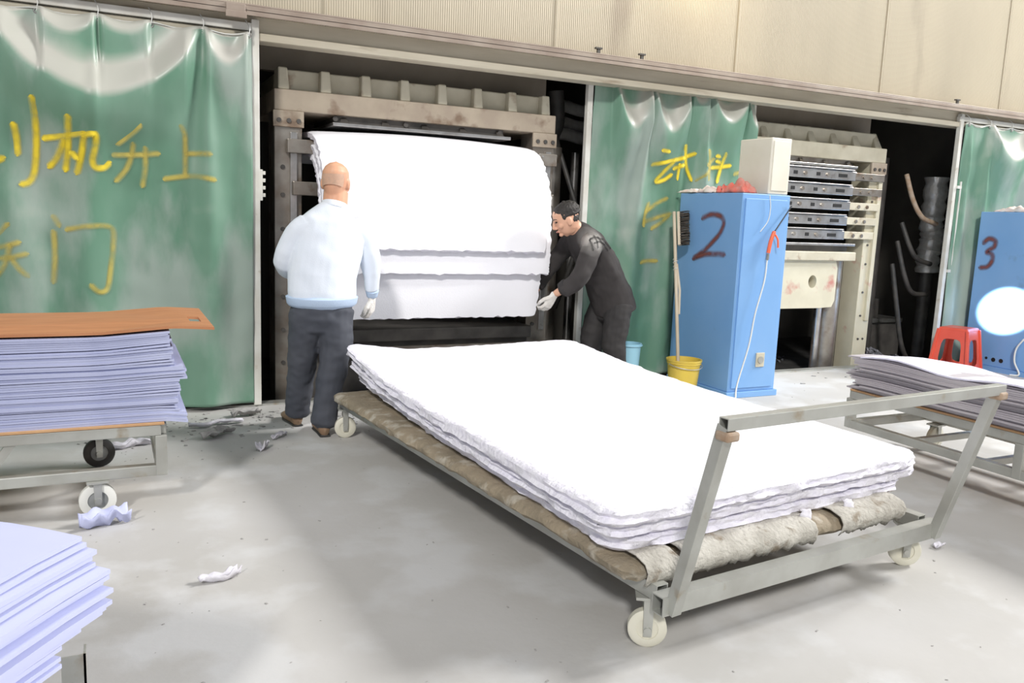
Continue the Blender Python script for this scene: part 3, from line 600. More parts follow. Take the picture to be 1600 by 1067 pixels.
# left trolley
def side_trolley(lab, x0, x1, y0, y1, casts, vert, extra):
    t = thing('sheet_trolley', lab, 'trolley', ((x0+x1)/2, (y0+y1)/2, 0), group='low steel sheet trolleys')
    for a, b2 in (((x0,y0),(x1,y0)), ((x0,y1),(x1,y1)), ((x0,y0),(x0,y1)), ((x1,y0),(x1,y1))):
        MB().beam((*a,.385), (*b2,.385), .05, .05).build('top_rail', 'galv', t, bevel=.004); MB().beam((*a,.195), (*b2,.195), .045, .05).build('lower_rail', 'galv', t, bevel=.004)
    for a, b2 in vert: MB().beam((a,b2,.17), (a,b2,.36), .05, .05, (0,1,0)).build('post', 'galv', t, bevel=.004)
    for p0, p1 in extra: MB().beam(p0, p1, .035, .035).build('brace', 'galv', t)
    for a, b2, ty in casts: castor(t, a, b2, .077, .172, ty, .1)
    return t
side_trolley('low steel trolley under the blue sheets by the left curtain', -2.0, .19, -1.94, -1.16, [(-.08,-1.94,'wheel_white'),(-.08,-1.16,'rubber'),(-1.7,-1.94,'wheel_white'),(-1.7,-1.16,'rubber')],
    [(.19,-1.94),(.19,-1.16),(-.2,-1.16),(-1.0,-1.94),(-2.0,-1.94),(-2.0,-1.16)], [((-.40,-1.94,.37),(-.52,-1.94,.2)), ((-.2,-1.94,.385),(-.2,-1.16,.385)), ((-.9,-1.94,.385),(-.9,-1.16,.385))])
o = MB().box(-2.0, .205, -1.97, -1.14, .411, .423).build('base_board', 'board_ply', bevel=.002); tag(o, 'thin orange-brown board under the blue sheets on the left trolley', 'board')
random.seed(8); N1 = 39; z = .424; g = 'blue foam sheets stacked on the left trolley'
gaps = {6:.5, 13:.4, 19:.7, 26:.5, 32:.6}; ends = 0
for k in range(N1):
    th = .0092; z0 = z; z += th+random.choice((.0002,.0004,.0012))
    if k % 6 == 0: ends = random.uniform(-.05,.03)
    if k in gaps: z += .003
    q = k/N1; e = .30-.05*q+ends+random.uniform(-.008,.008)+(.03 if k < 5 else 0)
    clump = [c for c in gaps if c <= k]; since = k-(max(clump) if clump else 0)
    dr = .0045*len(clump)
    def zf(u, v, z0=z0, k=k, dr=dr):
        tip = max(0, u-.20); return z0-(1.2*tip*tip*(1 if k < 7 else -.12)) + dr*min(1, max(0, u+.05)*3.5) + .002*math.sin(u*3+k*.4)
    lab = 'topmost blue foam sheet under the brown board on the left trolley' if k == N1-1 else ('lowest blue foam sheet on the left trolley, drooping at its end' if k == 0 else 'blue foam sheet in the pile between board and brown cover on the left trolley')
    sheet('foam_sheet', I, -1.98, e, -1.955+random.uniform(-.006,.006), -1.2, zf, th, 'sheet_blue', lab, g, 26, 2)
ztop = z+.006
# brown cover board with hand slot
def slot_board():
    n = 64; out = []; inn = []; x0, x1, y0, y1 = -2.0, .43, -1.95, -1.21; cx_, cy_ = .365, -1.68
    for k in range(n):
        a = 2*PI*k/n; dx, dy = math.cos(a), math.sin(a)
        tt = min(((x1 if dx > 0 else x0)-cx_)/dx if abs(dx) > 1e-6 else 9, ((y1 if dy > 0 else y0)-cy_)/dy if abs(dy) > 1e-6 else 9)
        out.append((cx_+dx*tt, cy_+dy*tt)); t2 = min(.026/max(abs(dx),1e-6), .085/max(abs(dy),1e-6)); inn.append((cx_+dx*t2, cy_+dy*t2))
    for (cx2, cy2) in ((x1,y0),(x1,y1),(x0,y0),(x0,y1)):   # keep true corners
        j = min(range(n), key=lambda i: (out[i][0]-cx2)**2+(out[i][1]-cy2)**2); out[j] = (cx2, cy2)
    zz = lambda x: ztop+.004+.0225*min(1, max(0, x+.05)*3.5)-.10*max(0, x-.26)**1.3
    return MB().holed([(a, b2, zz(a)) for a, b2 in out], [(a, b2, zz(a)) for a, b2 in inn], (0,0,.012))
tag(slot_board().build('cover_board', 'board_brown'), 'reddish-brown board with hand slot lying on top of the blue sheets', 'board')
# right trolley
side_trolley('low steel trolley under the grey sheets by the right edge', 4.22, 4.92, -4.7, -2.3, [(4.88,-2.42,'nylon'),(4.26,-4.5,'nylon'),(4.88,-4.5,'nylon')], [(4.22,-2.3),(4.92,-2.3),(4.22,-3.4),(4.92,-3.4),(4.22,-4.7)],
    [((4.22,-2.75,.195),(4.92,-2.75,.195)), ((4.22,-3.2,.195),(4.92,-3.2,.195)), ((4.22,-2.9,.37),(4.92,-2.9,.37))])
o = MB().box(4.19, 4.93, -4.7, -2.3, .411, .423).build('base_board', 'board_ply', bevel=.002); tag(o, 'orange-brown board under the grey sheets on the right trolley', 'board')
random.seed(3); z = .424; N2 = 23; g = 'grey foam sheets stacked on the right trolley'
for k in range(N2):
    th = .0088; z0 = z; z += th+random.choice((.0002,.0006,.0016)); a = random.uniform(-.035,.02)+(.03 if k < 3 else 0)-.03*math.sin(k*.5)
    last = k == N2-1
    def zf(u, v, z0=z0, k=k): return z0+.006*(k/N2)*math.sin(v*7+.5)-.16*max(0,u-4.45)*(k/N2)+.003*nz(u*4,v*4,k*.1)+(.01*math.sin(v*9) if k == N2-1 else 0)-(.04*max(0,v+2.45)*k/N2)
    lab = 'pale lavender topmost sheet on the grey pile of the right trolley' if last else 'grey foam sheet edge-on in the pile on the right trolley'
    sheet('foam_sheet', I, 4.19+a*.5, 4.86, -4.7, -2.30+a*1.5-(.05 if last else 0), zf, th, 'sheet_top' if last else 'sheet_grey', lab, g, 4, 26)
# front-left stack on its stand
C0 = Vector((-.085,-4.10,0)); E1 = Vector((-.84,.54,0)); E2 = Vector((-.56,-.83,0))
def FL(u, v, z): p = C0+E1*u+E2*v; return (p.x, p.y, z)
random.seed(6); N3 = 22; g = 'lavender foam sheets in the stack at the lower left corner'
for k in range(N3):
    q = k/N3; z0 = .455+.0138*k; s_ = .06*math.sin(PI*min(1, (1-q)*1.25))*(1 if q < .98 else 0)+random.uniform(-.014,.012)
    if q < .5: s_ -= (.5-q)*.07
    def zf(u, v, z0=z0, k=k): return z0-.32*max(0,.22-u)**2-.10*max(0,.3-v)**2+.002*nz(u*5,v*5,k)-.05*max(0, v-.2)*0
    lab = 'broad top lavender sheet of the stack at the lower left corner' if k == N3-1 else 'lavender foam sheet fanned out below the top sheet, lower left corner'
    sheet('foam_sheet', FL, -s_, 1.1, -s_*.4+random.uniform(-.006,.006), 1.15, zf, .0095, 'sheet_lav', lab, g, 14, 8)
st = thing('sheet_stand', 'steel stand holding the lavender sheets in the lower left corner', 'stand', (-.5,-4.3,0))
for u, v in ((.085,-.10),(1.0,.12),(.16,1.0),(1.0,1.0)):
    a = FL(u, v, 0); L_ = MB(); L_.box(a[0]-.025,a[0]+.025,a[1]-.025,a[1]-.02,0,.405); L_.box(a[0]+.02,a[0]+.025,a[1]-.025,a[1]+.025,0,.405); L_.build('leg', 'galv', st)
for p0, p1 in (((.14,.12),(1.02,.12)),((.14,1.0),(1.02,1.0)),((.16,.0),(.16,1.0)),((1.0,.12),(1.0,1.0))):
    MB().beam(FL(*p0,.42), FL(*p1,.42), .04, .03).build('rail', 'galv', st)
# ================================================================== CABINETS AND SMALL THINGS
cx0, cx1, cy0, cy1, ch = 4.53, 5.03, -.77, .03, 1.665
t = thing('control_cabinet', 'blue steel cabinet marked 2 in front of the middle curtain', 'cabinet', (4.745,-.375,0), group='blue control cabinets')
MB().box(cx0, cx1, cy0, cy1, .05, ch).build('body', 'cab_blue', t, bevel=.006)
MB().box(cx0-.02, cx1+.02, cy0-.02, cy1, 0, .05).build('plinth', 'cab_blue', t, bevel=.004)
MB().box(cx0+.03, cx1-.035, cy0-.012, cy0, .08, ch-.04).build('door', 'cab_blue', t, bevel=.004)
on = lambda a, b2: tuple(px(a, b2, 0, cx0-.004))
q8 = lambda L_: [(1000+a/2.965, 260+b2/2.965) for a, b2 in L_]
strokes([q8([(290,238),(330,222),(372,230),(388,258),(372,305),(340,345),(300,385),(248,425)]), q8([(248,425),(300,407),(350,405),(390,408)])], on, (-1,0,0), .042, 'number_mark', 'paint_brown', t)
p = px(1187, 562, 1, cy0-.014); sk = MB().box(p[0]-.045, p[0]+.045, cy0-.022, cy0-.012, p[2]-.06, p[2]+.06).build('socket_plate', 'cast', t, bevel=.004)
MB().tube([(p[0], cy0-.022, p[2]), (p[0], cy0-.03, p[2])], .03, 14).build('socket_knob', 'galv', sk)
b2 = thing('junction_box', 'cream metal box standing on the blue cabinet marked 2', 'box', (4.905,-.57,ch))
bm_ = MB().box(4.80, 5.01, -.755, -.38, ch+.002, 2.115).build('housing', 'cab_white', b2, bevel=.008); MB().box(4.82, 4.99, -.763, -.755, ch+.03, 2.09).build('cover', 'cab_white', bm_, bevel=.003)
pp = [px(a, b_, 1, cy0-.03) for a, b_ in ((1203,305),(1204,325),(1200,345),(1188,362))]
tag(MB().tube(curve(pp, 6), .004, 6).build('cable', 'wire_white', smooth=60), 'white cable hanging down the front of the cabinet marked 2', 'cable')
# air gun
gx, gy, gz = px(1207, 378, 1, cy0-.05); ag = thing('air_blow_gun', 'orange-red air blow gun hanging on the front of the cabinet marked 2', 'air gun', (gx,gy,gz-.06))
MB().tube(curve([(gx-.035,gy,gz-.09),(gx-.02,gy,gz),(gx,gy,gz+.06),(gx+.01,gy,gz+.085)],5), [.016]*15+[.012], 10).build('grip', 'orange_plastic', ag, smooth=50)
MB().tube(curve([(gx+.012,gy-.01,gz+.06),(gx+.035,gy-.02,gz+.02),(gx+.045,gy-.02,gz-.045)],5), .008, 8).build('trigger', 'orange_plastic', ag, smooth=50)
MB().tube([(gx+.01,gy,gz+.08),tuple(px(1237,322,1,cy0-.03))], .005, 6).build('nozzle_tube', 'rubber', ag)
MB().tube([(gx-.037,gy,gz-.095),(gx-.04,gy,gz-.145)], .013, 10).build('hose_fitting', 'bright_steel', ag, smooth=50)
hp2 = [(gx-.04,gy,gz-.145)]+[tuple(px(a, b_, 1, cy0-.05)) for a, b_ in ((1194,440),(1180,490),(1170,540),(1152,600))]+[(4.50,cy0-.14,.01)]
tag(MB().tube(curve(hp2,8), .006, 8).build('air_hose', 'wire_white', smooth=60), 'thin pale air hose running down from the orange blow gun', 'hose')
# rags on the cabinet
def rag(lab, cx_, cy_, s_, h, mat, seed, zb=ch, sy=.6):
    def fn(a, b_):
        x = (a-.5)*s_; y = (b_-.5)*s_*sy; e = 1-min(1, max(abs(a-.5), abs(b_-.5))*2)**3
        return (cx_+x+.03*nz(a*4+seed,b_*4), cy_+y+.02*nz(a*5,b_*5+seed), zb+.004+h*e*(.5+abs(nz(a*3.5+seed,b_*3.5,seed)))+.010*abs(nz(a*11+seed,b_*11)))
    return tag(solidify(MB().grid(fn, 22, 16).build('rag', mat, smooth=180), .003, 1), lab, 'rag', 'rags')
rag('crumpled red rag on the cabinet beside the cream box', 4.66, -.56, .15, .10, 'rag_red', 2.2, sy=2.0)
rag('dirty white rag on the middle of the blue cabinet top', 4.63, -.27, .17, .06, 'rag_white', 5.1, sy=1.6)
rag('small red rag between the white rags on the cabinet', 4.62, -.42, .10, .075, 'rag_red', 8.4, sy=1.0)
rag('flat pinkish-white rag at the far left end of the cabinet top', 4.62, -.05, .18, .035, 'rag_white', 9.7, sy=1.5)
# bucket and broom
bcx, bcy = 4.235, -.56; t = thing('bucket', 'yellow plastic bucket at the foot of the cabinet marked 2', 'bucket', (bcx,bcy,0))
prof = [(.0,.004),(.105,.0),(.11,.01),(.135,.27),(.142,.272),(.142,.29),(.147,.292),(.147,.305),(.136,.305),(.130,.27),(.105,.02),(0,.02)]
n = 32; V = [(bcx+r_*math.cos(2*PI*j/n), bcy+r_*math.sin(2*PI*j/n), z_) for r_, z_ in prof for j in range(n)]
MB().add(V, [(i*n+j,i*n+(j+1)%n,(i+1)*n+(j+1)%n,(i+1)*n+j) for i in range(len(prof)-1) for j in range(n)]).build('shell', 'yellow_plastic', t, smooth=35)
MB().tube([(bcx+.149*math.cos(PI+PI*k/16), bcy+.149*math.sin(PI+PI*k/16), .27-.03*math.sin(PI*k/16)) for k in range(17)], .004, 6).build('bail_handle', 'galv', t, smooth=60)
B0 = Vector((4.22,-.54,.022)); B1 = Vector((4.435,-.02,1.50)); t = thing('broom', 'upturned broom with pale pole leaning on the cabinet, standing in the yellow bucket', 'broom', B0)
MB().tube([B0, B0.lerp(B1,.5), B1], .015, 12).build('pole', 'wood_pole', t, smooth=50)
d_ = (B1-B0).normalized(); sd = Vector((.62,-.78,0)); sd = (sd-d_*sd.dot(d_)).normalized(); nn = d_.cross(sd)
hb = MB(); c_ = B0.lerp(B1,.9)+sd*.02
hb.add([c_+d_*(i*.15)+sd*(.02+j*.012)+nn*(k*.02) for i in (-1,1) for j in (-1,1) for k in (-1,1)], [(0,1,3,2),(4,6,7,5),(0,4,5,1),(2,3,7,6),(0,2,6,4),(1,5,7,3)]); hb.build('head_block', 'wood_pole', t)
br = MB()
for i in range(26):
    for k in range(5):
        b_ = c_+d_*(-.145+.29*i/25+random.uniform(-.004,.004))+sd*.03+nn*((k-2)*.009); br.tube([b_, b_+sd*(.075+random.uniform(-.006,.006))+d_*random.uniform(-.008,.008)], .0035, 4)
o = br.build('bristles', 'bristle', t); o['kind'] = 'stuff'
for f in (.66,.70): c2_ = B0.lerp(B1,f); MB().tube([c2_+sd*.02*math.cos(k*.7)+nn*.02*math.sin(k*.7)+d_*(.003*k) for k in range(16)], .003, 5).build('binding', 'wire_white', t)
tw = [B0.lerp(B1,.70)+sd*.01, B0.lerp(B1,.55)+sd*.03, B0.lerp(B1,.42)+sd*.02]; MB().tube(tw, [.012,.011,.008], 8).build('splint', 'wood_pole', t)
# cabinet 3
t = thing('control_cabinet', 'blue steel cabinet marked 3 at the right edge', 'cabinet', (8.7,-.55,0), group='blue control cabinets')
MB().box(8.28, 8.95, -1.15, -.17, .05, 1.645).build('body', 'cab_blue', t, bevel=.006); MB().box(8.26, 8.97, -1.17, -.17, 0, .05).build('plinth', 'cab_blue', t)
q3 = lambda L_: [(1400+a/2.37, 170+b_/2.37) for a, b_ in L_]
strokes([q3([(325,496),(345,481),(368,490),(362,512),(337,530),(356,541),(354,565),(337,584),(312,588)])], lambda a, b_: tuple(px(a, b_, 0, 8.275)), (-1,0,0), .048, 'number_mark', 'paint_brown', t)
for a, b_, r_ in ((1541,559,.014),(1552,562,.022),(1564,564,.022)): p = px(a, b_, 0, 8.28); disc((8.281,p[1],p[2]), (-1,0,0), r_, .004, 14).build('knockout_hole', 'hole', t)
rag('pale crumpled cloth and wire on top of the cabinet marked 3', 8.5, -.42, .2, .06, 'rag_white', 4.4, 1.645, 2.0)
hp3 = [tuple(px(a, b_, 0, 8.255)) for a, b_ in ((1600,530),(1588,545),(1585,565),(1592,585))]
tag(MB().tube(curve(hp3+[(8.2,-.75,.01)],6), .009, 8).build('air_hose', 'wire_white', smooth=60), 'pale hose curling down the side of the cabinet marked 3', 'hose')
# stools
def stool(lab, cx_, cy_, ang, mat, h=.45):
    t = thing('plastic_stool', lab, 'stool', (cx_,cy_,0), ang)
    a, b_ = .14, .19
    tp = MB(); tp.add([(i*s1,j*s1,z_) for s1, z_ in ((a+.006,h-.03),(a,h-.006),(a-.02,h),) for i, j in ((-1,-1),(1,-1),(1,1),(-1,1))], [(4*k+i,4*k+(i+1)%4,4*k+4+(i+1)%4,4*k+4+i) for k in (0,1) for i in range(4)]+[(8,9,10,11),(3,2,1,0)])
    tp.build('seat', mat, t, False, bevel=.006)
    for s1 in range(4):   # each side a frame with an opening, its uprights being the legs
        R = Matrix.Rotation(s1*PI/2,3,'Z'); f_ = lambda x, z_: R @ Vector((x*(a+(b_-a)*(1-z_/h)), -(a+(b_-a)*(1-z_/h)), z_))
        n = 24; out = []; inn = []
        for k in range(n):
            an = 2*PI*k/n+PI/4; dx, dz = math.cos(an), math.sin(an); m_ = max(abs(dx), abs(dz)); out.append(f_(dx/m_, h*.49+dz/m_*h*.47+.004)); m2 = (abs(dx)**5+abs(dz)**5)**.2; inn.append(f_(dx/m2*.62, h*.44+dz/m2*h*.30))
        dd = R @ Vector((0,.012,0)); MB().holed(out, inn, dd).build('side_frame', mat, t, False, bevel=.003)
        MB().beam(f_(-1.0,.012), f_(-1.0,h*.95), .03, .03, (0,1,0)).build('leg', mat, t, False, bevel=.006)
    return t
stool('red plastic stool behind the right pile of grey sheets', 7.93, -.33, .25, 'red_plastic')
t = thing('plastic_bin', 'pale blue plastic bin half hidden behind the bending worker', 'bin', (3.83,-.36,0))
pr_ = [(0,.0),(.07,.0),(.088,.40),(.096,.402),(.096,.42),(.084,.42),(.066,.02),(0,.02)]; n = 24
MB().add([(3.83+a*math.cos(2*PI*j/n), -.36+a*math.sin(2*PI*j/n), b_) for a, b_ in pr_ for j in range(n)], [(i*n+j,i*n+(j+1)%n,(i+1)*n+(j+1)%n,(i+1)*n+j) for i in range(len(pr_)-1) for j in range(n)]).build('shell', 'blue_plastic', t, smooth=35)
MB().tube([(3.83+.098*math.cos(2*PI*j/n), -.36+.098*math.sin(2*PI*j/n), .405) for j in range(n+1)], .006, 6).build('rim', 'blue_plastic', t, smooth=60)
# scraps
def scrap(lab, a, b_, L_, w, mat, seed, ang, h=.03, group='foam scraps on the floor'):
    p = px(a, b_, 2, 0)
    def fn(i, j):
        x = (i-.5)*L_; y = (j-.5)*w*(1-.5*abs(i-.5)); y += .25*L_*nz(i*2+seed,0); z_ = .004+h*abs(nz(i*3+seed,j*2,1))+h*.6*(abs(j-.5)*2)**2
        return (p[0]+x*math.cos(ang)-y*math.sin(ang), p[1]+x*math.sin(ang)+y*math.cos(ang), z_)
    return tag(solidify(MB().grid(fn, 16, 6).build('foam_scrap', mat, smooth=180), .006, 1), lab, 'scrap', group)
scrap('long white foam strip on the floor at the foot of the left curtain', 338, 664, .34, .06, 'scrap', 1, .1)
scrap('crumpled tan scrap just in front of the long white strip', 340, 682, .22, .10, 'scrap_grey', 2, .6, .05)
scrap('curled thin scrap lying alone on the bare floor at lower left', 346, 906, .16, .035, 'scrap', 3.3, .4, .035)
scrap('pale scrap on the floor between the left trolley wheels', 205, 698, .22, .07, 'scrap', 4, .2, .04)
scrap('small white scrap on the floor left of the standing worker', 410, 702, .10, .06, 'scrap', 5, 1.2, .05)
scrap('white scrap nearest the feet of the standing worker', 436, 684, .13, .05, 'scrap', 6, .8, .03)
scrap('ragged white scrap in front of the white left trolley wheel', 165, 822, .20, .10, 'sheet_lav', 7.5, .2, .09)
scrap('small white scrap alone on the floor right of the long trolley', 1467, 856, .06, .04, 'scrap', 8, .2, .02)
scrap('grey scrap by the curtain foot beside the bay post', 385, 650, .20, .08, 'scrap_grey', 9, .3, .05)
random.seed(12); cr = MB()
for k in range(420):
    r_ = random.random()
    if r_ < .5: x, y = random.uniform(-.2,1.5), -.05-abs(random.gauss(0,.5))
    elif r_ < .8: x, y = random.uniform(-.3,1.8), random.uniform(-4.3,-.6)
    elif r_ < .9: x, y = random.uniform(3.6,6.5), random.uniform(-1.8,-.05)
    else: x, y = random.uniform(1.2,4), random.uniform(-5,-3.6)
    s_ = random.choice((.004,.006,.008,.012,.02)) if y > -.9 else random.choice((.002,.003,.003,.004,.006)); a = random.random()*6
    cr.add([(x+s_*i*math.cos(a)-s_*.5*j*math.sin(a), y+s_*i*math.sin(a)+s_*.5*j*math.cos(a), .001+l*s_*.3) for i in (-1,1) for j in (-1,1) for l in (0,1)], [(0,1,3,2),(4,6,7,5),(0,4,5,1),(2,3,7,6),(0,2,6,4),(1,5,7,3)])
tag(cr.build('floor_crumbs', 'scrap_grey'), 'tiny foam crumbs scattered over the concrete floor', 'crumbs', None, 'stuff')
def hang(lab, u, v, L_, seed):
    c_ = Vector(T(u, v, 0)); 
    def fn(i, j): w = .02+.012*nz(i*4+seed); return (c_.x+(j-.5)*w*2+.02*nz(i*3+seed,1), c_.y-.02-.02*math.sin(i*2)-.01*j, .345-L_*i+.01*nz(i*5,j*3+seed))
    tag(solidify(MB().grid(fn,10,4).build('foam_shred','scrap',smooth=180),.004), lab, 'scrap', 'shreds dangling from the slabs')
hang('torn white shred dangling from the lowest slab, left of the two', .80, .055, .05, 2); hang('torn white shred dangling from the lowest slab, right of the two', 1.06, .055, .055, 6)
# ================================================================== PEOPLE
def xf(mb, R, c, sc=1):
    c = Vector(c); mb.v = [tuple(R @ (Vector(v)*sc)+c) for v in mb.v]; return mb
def merge(*ms):
    o = MB()
    for m in ms: o.add(m.v, m.f)
    return o
HR = [(-.112,.036,.028,.030),(-.095,.028,.046,.056),(-.06,.014,.061,.082),(-.02,.0,.071,.094),(.02,-.005,.076,.099),(.06,-.008,.075,.097),(.088,-.010,.060,.080),(.106,-.01,.038,.052),(.115,-.01,.012,.018)]
def head_mesh(grow=0, lo=-1, hi=1):
    r = [q for q in HR if lo <= q[0] <= hi]; return MB().tube([(0,q[1],q[0]*(1+grow*6)) for q in r], [(q[2]+grow,q[3]+grow) for q in r], 24, ref=(1,0,0), dome=True)
def head_parts():
    m = head_mesh(); m.tube([(0,.090,.020),(0,.104,-.010),(0,.112,-.036)], [.010,.012,.015], 10, dome=True); m.ball((-.012,.100,-.040), .009); m.ball((.012,.100,-.040), .009)
    for s_ in (-1, 1): m.ball((s_*.078,-.008,-.008), (.010,.020,.032)); m.ball((s_*.076,-.002,-.030), (.010,.012,.014)); m.ball((s_*.034,.082,.030), (.022,.014,.008)); m.ball((s_*.045,.060,-.025),(.022,.022,.022))
    m.ball((0,.088,-.068), (.024,.014,.008)); m.ball((0,.076,-.098), (.022,.018,.016)); return m
def basis(fwd, upv):
    f = Vector(fwd).normalized(); u = Vector(upv); u = (u-f*u.dot(f)).normalized(); r = f.cross(u)
    return Matrix((r, f, u)).transposed()      # columns: right, forward, up
def hand_mesh(wrist, d, n, side, curl=.5, grow=0):
    "palm with four unequal bent fingers and a thumb leaving the side near the base; d towards the fingers, n out of the palm"
    d = Vector(d).normalized(); n = Vector(n); n = (n-d*n.dot(d)).normalized(); s_ = d.cross(n)*side; w = Vector(wrist); m = MB(); g = grow
    m.tube([w-d*.02, w+d*.02, w+d*.055, w+d*.088], [(.027+g,.020+g),(.036+g,.016+g),(.042+g,.015+g),(.040+g,.012+g)], 14, ref=s_, dome=True)
    for k, (o_, L_) in enumerate(((-.030,.070),(-.010,.080),(.011,.076),(.030,.060))):
        b = w+d*(.086-.004*abs(k-1.4))+s_*o_; p = [b-d*.02, b]; dirv = d.copy(); ax = d.cross(n)
        for j, fr in enumerate((.42,.32,.26)):
            dirv = (Matrix.Rotation(curl*(.55+.35*j), 3, ax) @ dirv).normalized(); p.append(p[-1]+dirv*L_*fr)
        m.tube(p, [.009+g,.0095+g,.009+g,.008+g,.0068+g], 10, dome=True)
    b = w+d*.022-s_*.030; q = [b+s_*.012, b, b-s_*.026+d*.026+n*.010, b-s_*.030+d*.054+n*.022, b-s_*.022+d*.074+n*.030]
    m.tube(q, [.013+g,.013+g,.011+g,.0095+g,.0078+g], 10, dome=True); m.v = [tuple(w+(Vector(v_)-w)*1.14) for v_ in m.v]; return m
def limb(pts, rs, n=16, sub=5):
    P = curve(pts, sub); R_ = []
    for i in range(len(rs)-1): R_ += [rs[i]+(rs[i+1]-rs[i])*k/sub for k in range(sub)]
    return MB().tube(P, R_+[rs[-1]], n, dome=True)
def torso(rows, n=28, ref=(1,0,0)):
    return MB().tube([Vector(c) for c, a, b in rows], [(a, b) for c, a, b in rows], n, ref=ref, dome=True)
def shoe(heel, d, name, mat, parent, zt=.0):
    d = Vector((d[0], d[1], 0)).normalized(); s_ = Vector((d.y,-d.x,0)); h = Vector((heel[0],heel[1],zt)); m = MB()
    rows = [(-.03,.030,.045),(.0,.036,.048),(.06,.038,.05),(.12,.043,.042),(.18,.048,.034),(.22,.044,.028),(.245,.026,.02)]
    m.tube([h+d*a+Vector((0,0,c)) for a, b, c in rows], [(b, c-.002) for a, b, c in rows], 16, ref=s_, dome=True); m.tube([h+d*.0+Vector((0,0,.05)), h-d*.0+Vector((0,0,.10))], .042, 14)
    u = remesh(m, .007, 4); u.v = [(x, y, max(z_, zt+.004)) for x, y, z_ in u.v]; o = u.build(name, mat, parent, smooth=60)
    sl = MB(); sl.tube([h-d*.03+Vector((0,0,.008)), h+d*.06+Vector((0,0,.008)), h+d*.17+Vector((0,0,.008)), h+d*.235+Vector((0,0,.008))], [(.034,.008),(.038,.008),(.049,.008),(.03,.008)], 16, ref=s_, dome=True); sl.build('sole', 'rubber', o, smooth=50)
    return o
# ---- the bald worker, seen from behind
m1 = thing('person', 'bald man in pale blue sweater and dark trousers standing with back turned', 'person', (1.19,-.76,0), group='workers')
Hc = Vector((1.293,-.735,1.578)); HRm = basis((.50,.87,-.12), (0,0,1)); hd1 = xf(head_parts(), HRm, Hc, 1.07)
neck = limb([(1.27,-.765,1.36),(1.285,-.75,1.44),(1.295,-.735,1.52)], [.088,.078,.076])
spine = [((1.20,-.78,.80),.165,.115),((1.205,-.78,.95),.165,.115),((1.225,-.775,1.10),.175,.11),((1.25,-.77,1.25),.18,.10),((1.265,-.765,1.34),.15,.085),((1.28,-.76,1.40),.08,.06)]
rS, rE, rW = (1.44,-.765,1.31), (1.525,-.74,1.07), (1.555,-.67,.865); lS, lE, lW = (1.07,-.76,1.31), (.985,-.69,1.07), (1.10,-.46,.98)
rH, rK, rA = (1.285,-.80,.78), (1.26,-.85,.46), (1.185,-.905,.07); lH, lK, lA = (1.11,-.78,.78), (1.09,-.70,.405), (1.075,-.61,.07)
hR = ((1.557,-.665,.845), (.02,.25,-1), (-.75,.55,.0)); hL = ((1.115,-.43,.975), (.55,.8,-.25), (0,.2,-1))
bdy = merge(hd1, neck, torso(spine), limb([rS,rE,rW], [.048,.040,.028]), limb([lS,lE,lW], [.048,.040,.028]), limb([rH,rK,rA], [.085,.055,.038]), limb([lH,lK,lA], [.085,.055,.038]),
            hand_mesh(*hR, 1, .75), hand_mesh(*hL, -1, .7))
remesh(bdy, .0055, 2).build('body', 'skin', m1, smooth=180)
stb = MB().tube([(0,q1,q0) for q0,q1,_,_ in ((-.045,-.022,0,0),(-.02,-.016,0,0),(.02,-.017,0,0),(.045,-.02,0,0))], [(.070,.083),(.0735,.0865),(.0775,.0905),(.074,.086)], 24, ref=(1,0,0))
stb.f = [f for f in stb.f if len(f) == 4 and f[0] % 24 in range(14, 22)]; us_ = sorted({i for f in stb.f for i in f}); mu_ = {i: k for k, i in enumerate(us_)}; stb.v = [stb.v[i] for i in us_]; stb.f = [tuple(mu_[i] for i in f) for f in stb.f]; xf(stb, HRm, Hc, 1.07); stb.build('stubble', 'stubble', m1, smooth=180)
def wr(sc, amp, st=1.0, seed=0): return lambda v: amp*(nz(v.x*sc+seed, v.y*sc, v.z*sc*st)+.5*nz(v.x*sc*2.2, v.y*sc*2.2+seed, v.z*sc*2.2*st))
sw = merge(torso([((1.20,-.78,.835),.208,.150),((1.20,-.785,.90),.215,.158),((1.205,-.785,1.0),.212,.152),((1.225,-.78,1.12),.215,.14),((1.25,-.775,1.24),.212,.128),((1.262,-.77,1.325),.195,.115),((1.275,-.762,1.385),.135,.095),((1.285,-.755,1.43),.086,.082)]),
           limb([(1.40,-.765,1.30),(1.465,-.76,1.25),rE,(1.55,-.69,.90)], [.085,.074,.064,.047]), limb([(1.11,-.765,1.30),(1.045,-.755,1.25),lE,(1.06,-.53,1.0),(1.09,-.48,.985)], [.085,.074,.064,.05,.046]))
remesh(sw, .008, 4, wr(6.5, .010, .9)).build('sweater', 'sweater', m1, smooth=180)
for nm, mb in (('hem_band', torso([((1.20,-.78,.812),.206,.150),((1.20,-.78,.828),.219,.162),((1.20,-.782,.868),.226,.169)])), ('cuff', limb([(1.551,-.685,.895),(1.556,-.668,.855)], [.045,.036], 14, 3)), ('collar', torso([((1.280,-.76,1.415),.090,.085),((1.288,-.753,1.445),.083,.080)]))):
    mb.build(nm, 'sweater_hem' if nm != 'collar' else 'sweater', m1, smooth=50)
tr_ = merge(torso([((1.20,-.775,.66),.175,.12),((1.20,-.78,.74),.195,.135),((1.20,-.78,.80),.192,.132),((1.20,-.78,.885),.188,.128)]), limb([rH,(1.28,-.825,.6),rK,(1.205,-.89,.2),(1.185,-.905,.075)], [.112,.108,.096,.080,.082]), limb([lH,(1.10,-.745,.6),lK,(1.08,-.65,.2),(1.075,-.615,.085)], [.112,.106,.092,.080,.080]))
remesh(tr_, .008, 3, wr(9, .010, 1.3, 4)).build('trousers', 'trousers', m1, smooth=180)
